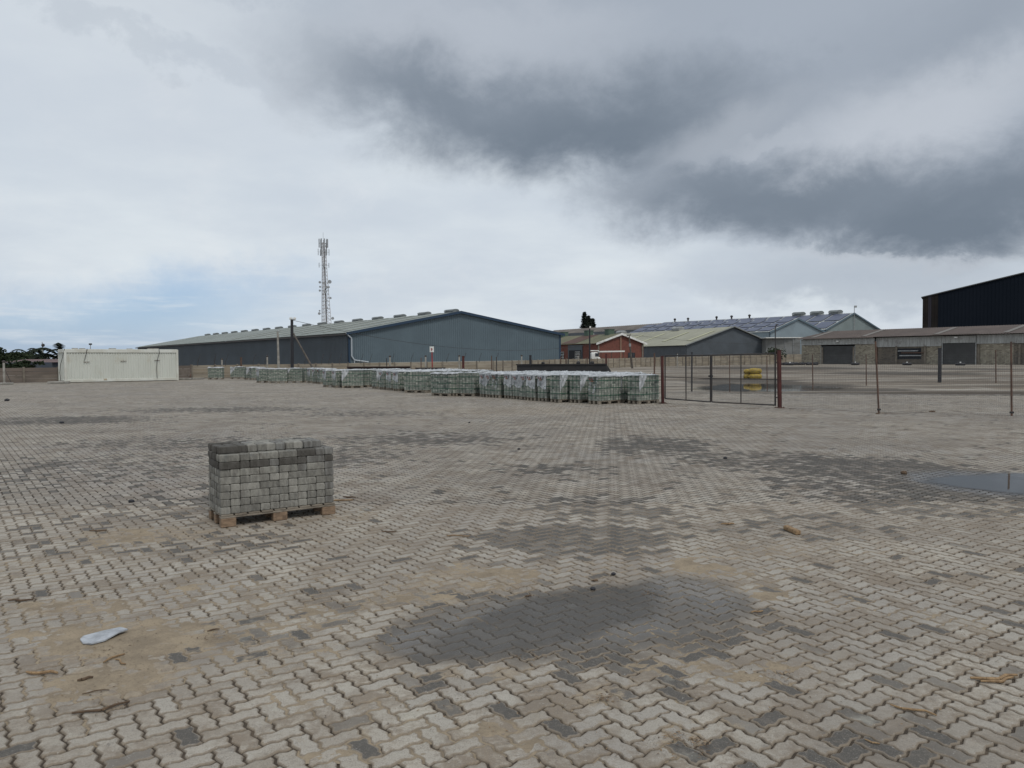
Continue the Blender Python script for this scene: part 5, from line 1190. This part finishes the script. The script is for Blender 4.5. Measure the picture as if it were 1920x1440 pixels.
def straps_geo(mb, seed):
    rnd = random.Random(seed); o = .011
    for z in [PH+f*NC*BH for f in (.22,.49,.80)]:
        z += rnd.uniform(-.02,.02); mb.box((LX/2, -o, z), (LX+2*o, .003, .022)); mb.box((LX/2, LY+o, z), (LX+2*o, .003, .022)); mb.box((-o, LY/2, z), (.003, LY+2*o, .022)); mb.box((LX+o, LY/2, z), (.003, LY+2*o, .022))
    for f in (.1,.22,.36,.5,.64,.78,.9):
        x = LX*f+rnd.uniform(-.02,.02); mb.box((x, -o-.003, (PH+HT)/2), (.012, .003, HT-PH)); mb.box((x, LY+o+.003, (PH+HT)/2), (.012, .003, HT-PH)); mb.box((x, LY/2, HT+.004), (.012, LY+.03, .003))
    for f in (.3,.7):
        y = LY*f; mb.box((-o-.003, y, (PH+HT)/2), (.003, .012, HT-PH)); mb.box((LX+o+.003, y, (PH+HT)/2), (.003, .012, HT-PH))
def cover_geo(mb, seed, flap):
    """crumpled plastic cap lying over the top course, hanging a little over the rim, a long printed flap at one end"""
    rnd = random.Random(seed); nx, ny = 20, 12; ph = [rnd.uniform(0,6) for _ in range(8)]; vs = []
    def hz(x, y): return .02+.014*math.sin(7*x+ph[0]+3*y)+.01*math.sin(13*y+ph[1]+5*x)+.01*math.sin(19*x*y+ph[2])+(.03 if rnd.random() < .04 else 0)+rnd.uniform(-.005,.005)
    o = .018; ins = (0,0,.03,0,.05,.07,.09)[(seed-1)//3 % 7]
    for j in range(ny+1):
        for i in range(nx+1):
            x = -o+(LX+2*o)*i/nx; y = -o+(LY+2*o)*j/ny; x = min(max(x, -o+ins*(1+.4*math.sin(9*y+ph[2]))), LX+o-ins); y = min(max(y, -o+ins*.8*(1+.5*math.sin(6*x+ph[3]))), LY+o-ins*.7) if ins else y; edge = i in (0,nx) or j in (0,ny); vs.append((x, y, HT+(.006 if edge else max(.012, hz(x, y)))))
    fs = [(j*(nx+1)+i, j*(nx+1)+i+1, (j+1)*(nx+1)+i+1, (j+1)*(nx+1)+i) for j in range(ny) for i in range(nx)]; mb.add(vs, fs, 0)
    per = [(-o+(LX+2*o)*i/nx, -o, 0, -1) for i in range(nx)]+[(LX+o, -o+(LY+2*o)*i/ny, 1, 0) for i in range(ny)]+[(LX+o-(LX+2*o)*i/nx, LY+o, 0, 1) for i in range(nx)]+[(-o, LY+o-(LY+2*o)*i/ny, -1, 0) for i in range(ny)]
    n = len(per); v2 = []
    for k, (x, y, ox, oy) in enumerate(per):
        d = .03+.02*math.sin(k*.8+ph[3])+.015*math.sin(k*2.1+ph[4])+rnd.uniform(-.01,.01); v2 += [(x, y, HT+.006), (x+ox*.012, y+oy*.012, HT-.02), (x+ox*(.008+rnd.uniform(0,.012)), y+oy*(.008+rnd.uniform(0,.012)), HT-max(.025, d))]
    if not ins: mb.add(v2, [(3*k+q, 3*((k+1)%n)+q, 3*((k+1)%n)+q+1, 3*k+q+1) for k in range(n) for q in (0,1)], 0)
    # flaps: full sheet on the narrow end, torn corner on the long side
    def flap_sheet(P0, U, N, w, prof):
        m_ = 9; vs = []; L2 = []
        for i in range(m_+1):
            d = prof(i/m_)
            for j in range(7): t = j/6; vs.append(P0+U*(w*i/m_)-UP*(d*t)+N*(.016+.010*math.sin(i*1.3+j+ph[5])+rnd.uniform(0,.004)))
        mb.add(vs, [(i*7+j, (i+1)*7+j, (i+1)*7+j+1, i*7+j+1) for i in range(m_) for j in range(6)], 0)
    V = Vector
    if flap in (0, 1, 3): flap_sheet(V((0,LY,HT)), V((0,-1,0)), V((-1,0,0)), LY*(.98 if flap != 1 else .8), lambda t: .50+.06*math.sin(t*5+ph[6])+(.0 if flap == 0 else -.30*t))
    if flap in (2, 3): flap_sheet(V((0,0,HT)), V((1,0,0)), V((0,-1,0)), .42, lambda t: .56*(1-t)**.8+.05)
    if flap == 4: flap_sheet(V((.02,LY,HT)), V((0,-1,0)), V((-1,0,0)), LY*.9, lambda t: .62 if .1 < t < .9 else .5)
    # print: a triangle emblem with a bar below, and a dark figure
    if flap in (0, 1, 3, 4):
        x = -.043; y = LY*.52; z = HT-.13
        mb.add([(x, y+.09, z-.03), (x, y-.01, z-.03), (x, y+.04, z+.07)], [(0,1,2)], 1)
        mb.box((x, y+.04, z-.065), (.004,.14,.03), 0, 3); mb.box((x, y-.09, z+.02), (.004,.035,.12), 0, 2); mb.box((x, y+.15, z+.01), (.004,.05,.07), 0, 1)
        for k in range(3): mb.box((x, y+.02, z-.20-.04*k), (.004,.24-.05*k,.008), 0, 2)
ref = {}
def local(mb_fn, name, mats, parent):
    mb = MB(); mb_fn(mb); me = bpy.data.meshes.new(name); me.from_pydata([tuple(v) for v in mb.v], [], mb.f)
    mats = mats if isinstance(mats, (list, tuple)) else [mats]
    for m in mats: me.materials.append(m)
    if len(mats) > 1: me.polygons.foreach_set('material_index', mb.m)
    me.update(); o = bpy.data.objects.new(name, me); COL.objects.link(o); o.parent = parent; return o
GROUPP = 'plastic-topped pallets of paving blocks'
protos = []; NV = 7
FL = [0, 4, 2, 3, 1, 5, 0]
def make_pallet(v):
    t = thing('paver_pallet', 'x', 'pallet', (0,0,0), 0, GROUPP)
    local(lambda m: pallet_geo(m, LX, LY, PH), 'wooden_pallet', M_wood, t); local(lambda m: stack_geo(m, 100+v), 'paver_stack', M_pv, t)
    local(lambda m: straps_geo(m, v), 'strap', M_strap, t); local(lambda m: cover_geo(m, v*3+1, FL[v]), 'plastic_cover', [M_film, M_mark_r, M_mark_k, M_mark_o], t)
    return t
FRONT = [ # nearest corner px, py, heading of the long side in degrees, mesh variant
 (1198,758,44,2),(1123,758.5,41,1),(1087,755.8,41,2),(1049,755.2,41,2),(1025,753,41,0),(1004,751.7,41,0),(992,750.3,41,4),(976,749,41,0),(960,747.6,41,0),(937,746.4,41,1),(925,745.6,41,4),(913,744.6,41,0),
 (889,743.2,150,5),(872,741.8,152,5),(843,743.2,137,0),(801,736.6,166,5),(768,735,41,1),(747,733.6,41,0),(733.5,732,41,0),(720,730.6,41,4),(706,729,41,2),(641,727.4,5,2),(630,727,38,0),(612,726,38,0),
 (601,720,40,1),(592,719.2,40,4),(582,718,40,0),(571,717,30,5),(534,717.8,4,2),(505,718.6,12,1),(486,717.8,40,0),(472,712,40,1),(462,711.5,40,2),(432,710.3,8,2),(390,711.4,6,1)]
ordn = ['first','second','third','fourth','fifth','sixth','seventh','eighth','ninth','tenth','eleventh','twelfth','thirteenth','fourteenth','fifteenth','sixteenth','seventeenth','eighteenth','nineteenth','twentieth']
def nth(i):
    if i < 20: return ordn[i]
    n = i+1; return '%d%s' % (n, {1:'st',2:'nd',3:'rd'}.get(n % 10, 'th'))
used = []; protos = {}
def free(x, y, rad=.50):
    return all((x-a)**2+(y-b)**2 > rad*rad for a, b in used)
FLW = {0:'long printed flap on its end', 4:'broad squared flap on its end', 2:'torn flap hanging from its corner', 3:'flaps on two sides', 1:'slanting printed flap', 5:'short cover and no flap'}
def place(px, py, ang, v, label, pos=None):
    a = math.radians(ang); u = Vector((math.cos(a), math.sin(a), 0)); w = Vector((-u.y, u.x, 0)); base = pos if pos is not None else G(px, py)
    # box spans u*LX and w*LY from its origin; for headings over 90 degrees the narrow side must go away to the right
    if ang > 90: org = base+u*LX; rz = a+math.pi; cen = base+u*LX/2-w*LY/2
    else: org = base; rz = a; cen = base+u*LX/2+w*LY/2
    if v not in protos: protos[v] = make_pallet(v); o = protos[v]; o.location = org; o.rotation_euler = (0,0,rz); o['label'] = label
    else: o = dup(protos[v], org, rz, label)
    used.append((cen.x, cen.y)); return o, cen, u, w
back = []
for i, (px, py, ang, v) in enumerate(FRONT):
    nm = 'front-row paver pallet with %s, %s from the gate' % (FLW[FL[v]], nth(i))
    o, cen, u, w = place(px, py, ang+random.uniform(-1.5,1.5), v, nm); back.append((G(px, py), ang))
rowno = ['second','third','fourth','fifth']
for r in range(3):
    k = 0
    for i, (b, ang) in enumerate(back):
        if ang > 90: d = Vector((.75,.66,0))
        elif ang < 20: d = Vector((.25,.97,0))
        else: a = math.radians(ang); d = Vector((math.cos(a), math.sin(a), 0))
        step = 1.32 if 20 <= ang <= 90 else (.85 if ang < 20 else 1.25)
        p = b+d*(step*(r+1)+random.uniform(-.08,.08)); pxp = 960+FPX*(p.x+1.0)/p.y
        if (pxp > 1236 and p.x > 0) or p.y > 50 or random.random() < .06: continue
        ag = (ang if ang <= 90 else ang-97)+random.uniform(-2,2); a = math.radians(ag); c = p+Vector((math.cos(a)*LX/2-math.sin(a)*LY/2, math.sin(a)*LX/2+math.cos(a)*LY/2, 0))
        if not free(c.x, c.y): continue
        place(0, 0, ag, random.choice((0,1,2,4,5,6,4,5,6)), 'white-covered paver pallet in the %s row, %s from the gate' % (rowno[r], nth(k)), p); k += 1
# ------------------------------------------------------------------ the lone pallet in the foreground
c0 = G(414.5, 990.5); c1 = G(623, 964.5); ul = (c1-c0).normalized(); vl = Vector((-ul.y, ul.x, 0)); rzl = math.atan2(ul.y, ul.x)
NXB, NYB, U2, BH2, PH2 = 12, 6, .0965, .0738, .125; SV = .93
lnp = thing('wooden_pallet', 'weathered wooden pallet under the uncovered stack of grey pavers in the foreground', 'pallet', c0, rzl)
M_pblk = (mat('pallet_block_wood', (.27,.185,.12), .85, (.17,.115,.075), 14., stretch=(1,1,3), col3=(.12,.08,.055), bump=.4, bscale=60))
for x in (.075, (NXB*U2+.01)/2, NXB*U2-.06):
    for y in (.045, (NYB*U2*SV+.03)/2, NYB*U2*SV-.015): local(lambda m, x=x, y=y: m.cbox((x, y, (PH2-.036)/2), (.145,.085,PH2-.036), random.uniform(-.03,.03), .006), 'block', M_pblk, lnp)
def pg2(mb):
    bt = .018; lx, ly = NXB*U2+.01, NYB*U2*SV+.03
    for y in (.045, ly/2, ly-.045): mb.cbox((lx/2, y, PH2-1.5*bt), (lx, .085, bt*.97), random.uniform(-.004,.004), .003)
    for i in range(9): mb.cbox((lx*(i+.5)/9, ly/2, PH2-.5*bt), (lx/9-.016, ly+random.uniform(-.01,.01), bt*.97), random.uniform(-.01,.01), .003)
local(pg2, 'deck', M_wood, lnp)
# brick material: dark damp top courses keep their own colour through per-object colour choice
M_b = [mat('block_pale', (.275,.264,.232), .85, (.175,.165,.145), 22., bump=.5, bscale=90, stretch=(1,1,.35), col3=(.17,.17,.16)),
       mat('block_mid', (.215,.205,.180), .85, (.14,.133,.117), 22., bump=.5, bscale=90, stretch=(1,1,.35), col3=(.14,.14,.13)),
       mat('block_warm', (.31,.295,.26), .85, (.23,.22,.195), 12., bump=.5, bscale=90, stretch=(1,1,.35), col3=(.18,.165,.145)),
       mat('block_dark', (.062,.056,.048), .8, (.095,.088,.078), 12., bump=.5, bscale=90, stretch=(1,1,.35)),
       mat('block_streaked', (.115,.108,.098), .8, (.21,.205,.19), 16., amt=1., bump=.5, bscale=90, stretch=(1,1,.25))]
meshes = {}
def block_mesh(w, h, broken=0, var=0):
    key = (w, h, broken, var)
    if key in meshes: return meshes[key]
    rnd = random.Random(var*7+w*3+broken); pol = outline(w, h)-np.array([w/2, h/2])
    if broken: pol = np.array([p for p in pol if True]); k = .15+.25*rnd.random(); pol[:,0] = np.where(pol[:,0] > w/2*k*1.6, w/2*k*1.6+rnd.uniform(-.05,.05)+.12*np.sin(pol[:,1]*9+var), pol[:,0])
    rings = [(inset(pol, .13), BH2-.0012), (inset(pol, .052), BH2-.009), (inset(pol, .036), BH2*.5), (inset(pol, .045), .007), (inset(pol, .10), .001)]
    vs = []; n = len(pol)
    for q, (r, z) in enumerate(rings):
        for p in r: vs.append((p[0]*U2+rnd.uniform(-.0012,.0012), p[1]*U2+rnd.uniform(-.0012,.0012), z+rnd.uniform(-.0008,.0008)-(rnd.uniform(0,.012) if broken and p[0] > w*.2 and q < 2 else 0)))
    fs = [tuple(range(n))]+[(q*n+i, (q+1)*n+i, (q+1)*n+(i+1)%n, q*n+(i+1)%n) for q in range(4) for i in range(n)]+[tuple(range(4*n, 5*n))[::-1]]
    me = bpy.data.meshes.new('paving_block'); me.from_pydata(vs, [], fs); me.update(); me.materials.append(M_b[0]); meshes[key] = me; return me
GRB = 'loose zigzag paving blocks stacked on the near pallet'
rnd = random.Random(5)
crs = ['bottom','second','third','fourth','fifth','sixth','seventh','eighth']
def put_block(x, y, w, h, z, mi, label, ang=0., broken=0, dx_=0., dy_=0., tilt=0.):
    me = block_mesh(w, h, broken, rnd.randint(0, 3)) ; o = bpy.data.objects.new('paving_block', me); COL.objects.link(o)
    X = (x+w/2)*U2+.003+dx_; Y = (y+h/2)*U2*SV+.014+dy_; p = c0+ul*X+vl*Y+UP*(PH2+z); o.location = p; o.rotation_euler = (tilt, tilt*.6, rzl+ang)
    o.scale = (1, SV, 1); o.material_slots[0].link = 'OBJECT'; o.material_slots[0].material = M_b[mi]; return tag(o, label, 'paving block', GRB)
for c in range(8):
    occ = np.zeros((NXB, NYB), bool); z = c*BH2; kf = kl = 0
    for y in range(NYB):
        for x in range(NXB):
            if occ[x, y]: continue
            opts = []
            if x+1 < NXB and not occ[x+1, y]: opts.append((2,1))
            if y+1 < NYB and not occ[x, y+1]: opts.append((1,2))
            if not opts: opts = [(1,1)]
            if (2,1) in opts and (1,2) in opts: w, h = (2,1) if rnd.random() < (.28 if y == 0 else .5) and c < 9 else (1,2)
            else: w, h = opts[0]
            occ[x:x+w, y:y+h] = True
            vis = y == 0 or x == 0 or c == 7
            if not vis and not (x+w == NXB or y+h == NYB): continue
            if (c == 7 and not (y == 0 and 3 <= x <= 6)) or (c == 6 and rnd.random() < .85) or (c == 5 and x > 6 and rnd.random() < .4) or (x > 10 and rnd.random() < .3): mi = rnd.choice((3,4,3,1) if c == 7 and x < 7 else (3,3,4,3)) if c > 5 else 4
            else: mi = rnd.choice((0,0,0,1,1,2,1))
            size = 'full-length' if (w == 2 and y == 0) else 'end-on'
            if y == 0: kf += 1; lb_ = '%s grey zigzag block, %s from the left on the long face, %s course' % (size, nth(kf-1), crs[c])
            elif x == 0: kl += 1; lb_ = 'grey zigzag block on the short left face, %s back from the front corner, %s course' % (nth(kl-1), crs[c])
            elif x+w == NXB: lb_ = 'grey zigzag block on the far right face, %s row back, %s course' % (nth(y), crs[c])
            elif y+h == NYB: lb_ = 'grey zigzag block on the back face, %s column from the left, %s course' % (nth(x), crs[c])
            else: lb_ = 'grey zigzag block on top of the eighth course, %s column and %s row' % (nth(x), nth(y))
            put_block(x, y, w, h, z, mi, lb_, rnd.gauss(0, .004), 0, rnd.gauss(0, .0012), rnd.gauss(0, .0022))
# loose top layer, set back from the front edge, some broken
occ = np.zeros((NXB, NYB), bool); occ[:, 0] = True; kt = 0
occ[11, :] = True
for y in range(NYB):
    for x in range(NXB-1):
        if occ[x, y]: continue
        if True:
            opts = []
            if x+1 < NXB-1 and not occ[x+1, y]: opts.append((2,1))
            if y+1 < NYB and not occ[x, y+1]: opts.append((1,2))
            if not opts: continue
            w, h = rnd.choice(opts)
        occ[x:x+w, y:y+h] = True
        if rnd.random() < .04 and y > 1: continue
        br_ = 1 if (rnd.random() < .18 or (y == 1 and 7 <= x <= 9)) and w == 2 else 0
        lv = BH2*8; mi = rnd.choice((0,2,2,1,4)) if x > 2 else 3
        if x >= 9: mi = rnd.choice((3,4))
        put_block(x, y, w, h, lv, mi, '%s zigzag block of the loose top layer, %s column and %s row' % ('broken' if br_ else 'whole', nth(x), nth(y)), rnd.gauss(0, .04), br_, rnd.gauss(0, .004), rnd.gauss(0, .005)+(.0 if x < 2 else .008), rnd.gauss(0, .008)); kt += 1
for i, (x, y, w, h, ang) in enumerate(()):
    put_block(x, y, w, h, BH2*10+.004, 2, 'single pale broken block lying highest on the near stack', ang, 1, 0, 0, .03)
# ------------------------------------------------------------------ litter
M_stick = mat('split_wood', (.31,.205,.11), .85, (.19,.12,.065), 30., bump=.4, bscale=150); M_bark2 = mat('brown_bark', (.075,.048,.03), .9, (.12,.08,.05), 20.); M_whites = mat('weathered_board', (.43,.45,.48), .7, (.28,.29,.31), 14., bump=.5, bscale=70)
def stick(px, py, ln, deg, r, m, label, name='stick', bend=.08):
    b = G(px, py); a = math.radians(deg); d = Vector((math.cos(a), math.sin(a), 0)); s_ = Vector((-d.y, d.x, 0)); mb = MB(); pts = []
    for i in range(5): k = i/4-.5; pts.append(b+d*ln*k+s_*bend*ln*math.sin(i*1.7+px)+UP*(r*.9+.003+.3*r*(i % 2)))
    for i in range(4): rr = lambda j: r*(.45+.55*math.sin(math.pi*(j+.7)/5.4)); mb.tube(pts[i], pts[i+1], rr(i), rr(i+1), 6)
    return tag(mb.build(name, m), label, 'stick', 'sticks and splinters lying on the paving')
for a in [(38,1128,.16,8,.008,M_bark2,'brown stick at the far left edge of the paving near the sand'),(78,1265,.17,-2,.009,M_stick,'pale split stick on the paving at the lower left'),(212,1236,.13,65,.006,M_stick,'upper splinter of the crossed pair on the sand patch'),(226,1243,.11,-38,.005,M_stick,'lower splinter of the crossed pair on the sand patch'),
  (160,1276,.07,35,.008,M_bark2,'short brown stick below the crossed splinters'),(190,1332,.24,30,.007,M_bark2,'long dark crooked twig on the lower sand patch'),(180,1298,.12,22,.003,M_bark2,'thin dark twig on the sand below the crossed splinters'),
  (183,997,.16,5,.008,M_bark2,'dark stick on the sand strip left of the near pallet'),(640,940,.26,14,.010,M_stick,'pale splinter right of the near pallet'),(655,934,.16,-12,.010,M_bark2,'dark splinter behind the pale one right of the near pallet'),(729,999,.13,4,.008,M_bark2,'brown chip on the paving right of the near stack'),(860,1006,.22,-6,.006,M_stick,'pale strip of wood lying on clean blocks in the middle'),
  (1365,984,.13,3,.009,M_stick,'pale stick left of the thick wooden piece'),(1868,1275,.26,8,.010,M_stick,'split stick near the right edge of the paving'),(1874,1279,.20,14,.008,M_stick,'second splinter beside the split stick near the right edge'),(1712,1334,.19,-32,.006,M_stick,'orange splinter on the paving at the lower right'),(1420,1149,.09,18,.006,M_stick,'small stick right of the wet patch'),
  (1115,1091,.05,10,.008,M_bark2,'dark chip above the shallow puddle'),(990,1120,.05,15,.007,M_bark2,'dark chip on the rim of the shallow puddle'),(1858,1199,.05,20,.005,M_bark2,'tiny twig on the right side of the paving'),(400,1183,.07,30,.005,M_bark2,'small dark twig right of the white board'),(1635,1394,.06,-40,.004,M_stick,'pale sliver at the lower right')]: stick(*a)
b0_, b1_ = G(1474, 993), G(1496, 1003); d_ = b1_-b0_; mb = MB(); mb.cbox((b0_+b1_)/2+UP*.022, (d_.length+.02, .055, .042), math.atan2(d_.y, d_.x), .008)
tag(mb.build('timber_offcut', M_stick), 'thick stub of yellowish timber lying on the paving right of centre', 'wood')
# white board
pb = [G(x, y, .02) for x, y in ((150,1196),(156,1190),(190,1181),(226,1177),(240,1181),(222,1187),(196,1198),(172,1204),(155,1203))]
mb = MB(); mb.extrude([Vector((p.x, p.y, .006+.012*(i in (3,4,5)))) for i, p in enumerate(pb)], (0,0,.008)); tag(mb.build('white_board', M_whites), 'flat whitish board lying on sand at the left', 'board')
# pebbles and clods
for i, (px, py, s_) in enumerate([(13,752,.10),(116,794,.06),(246,942,.035),(973,843,.03),(1360,860,.035),(1695,889,.05),(880,793,.03),(1112,1106,.022),(1150,1078,.02)]):
    b = G(px, py); mb = MB(); mb.blob(b+UP*s_*.4, (s_,s_*.8,s_*.6), i, 1, .15); tag(mb.build('pebble', M_dpole if i != 5 else M_bark2), 'small dark stone on the paving, %s' % ['at the far left edge','at the left on the damp band','in front of the left damp rows','on the middle of the yard','left of the right-hand damp patch','near the puddle on the right','in the far middle of the yard','inside the shallow puddle rim','just above the shallow puddle'][i], 'stone', 'small stones on the paving')
def litter(name, spots, n, size, mats, seed):
    rnd = random.Random(seed); mb = MB()
    for cx, cy, rx, ry in spots:
        c = G(cx, cy); ex = abs(G(cx+rx, cy).x-c.x); ey = abs(G(cx, cy-ry).y-c.y)
        for _ in range(n):
            x = c.x+rnd.gauss(0,.5)*ex; y = c.y+rnd.gauss(0,.5)*ey; s_ = size*rnd.uniform(.3,1.4); a = rnd.uniform(0,6.3); u = Vector((math.cos(a), math.sin(a), rnd.uniform(-.15,.15)))*s_; v = Vector((-math.sin(a), math.cos(a), .1))*s_*rnd.uniform(.15,.5); p = Vector((x, y, .004+rnd.uniform(0,.01)))
            mb.add([p-u, p+v, p+u, p-v], [(0,1,2,3)], rnd.randint(0, 1))
    return tag(mb.build(name, mats), kind='stuff')
o = litter('leaf_litter', [(1130,1312,22,10),(1268,1385,26,14),(1000,1235,40,14),(200,1225,50,25),(205,1330,50,18),(170,1125,40,10),(890,1145,60,10),(985,1105,40,8),(1225,1115,20,6),(1130,1090,30,8),(560,1110,60,12),(400,1195,30,10),(1560,1030,50,12),(230,1005,90,10),(660,940,30,8),(1310,1400,20,20),(1850,1230,60,20),(1440,1270,60,20),(820,1340,200,60),(1500,1300,250,90),(600,1250,300,60),(240,1200,150,50),(230,1290,120,40),(850,1090,150,30),(1150,980,200,40),(1600,1150,250,80),(450,1100,300,60),(1250,1400,200,30)], 60, .008, [M_bark2, mat('dry_grass', (.20,.13,.07), .9)], 3)
o['label'] = 'dead leaf crumbs and bark bits strewn in the joints'
o = litter('fence_litter', [(1410,766,22,1.4),(1480,766.5,20,1.),(1505,769,30,1.),(1730,773,20,1.2),(1860,779,50,1.5),(1660,775,16,1.),(1240,757,20,1.2),(1265,762,26,1.)], 80, .035, [M_bark2, mat('dry_grass', (.20,.13,.07), .9)], 4)
o['label'] = 'dead grass and dirt along the foot of the fence'
for i, (px, py, s_) in enumerate([(1747,772.6,.055),(1645,776,.04)]):
    b = G(px, py); mb = MB(); mb.blob(b+UP*s_*.3, (s_*1.6,s_*.9,s_*.5), i+40, 1, .25); tag(mb.build('clod', M_bark2), ['larger brown clod at the foot of the front fence','small brown clod beside the leaning fence post'][i], 'clod')
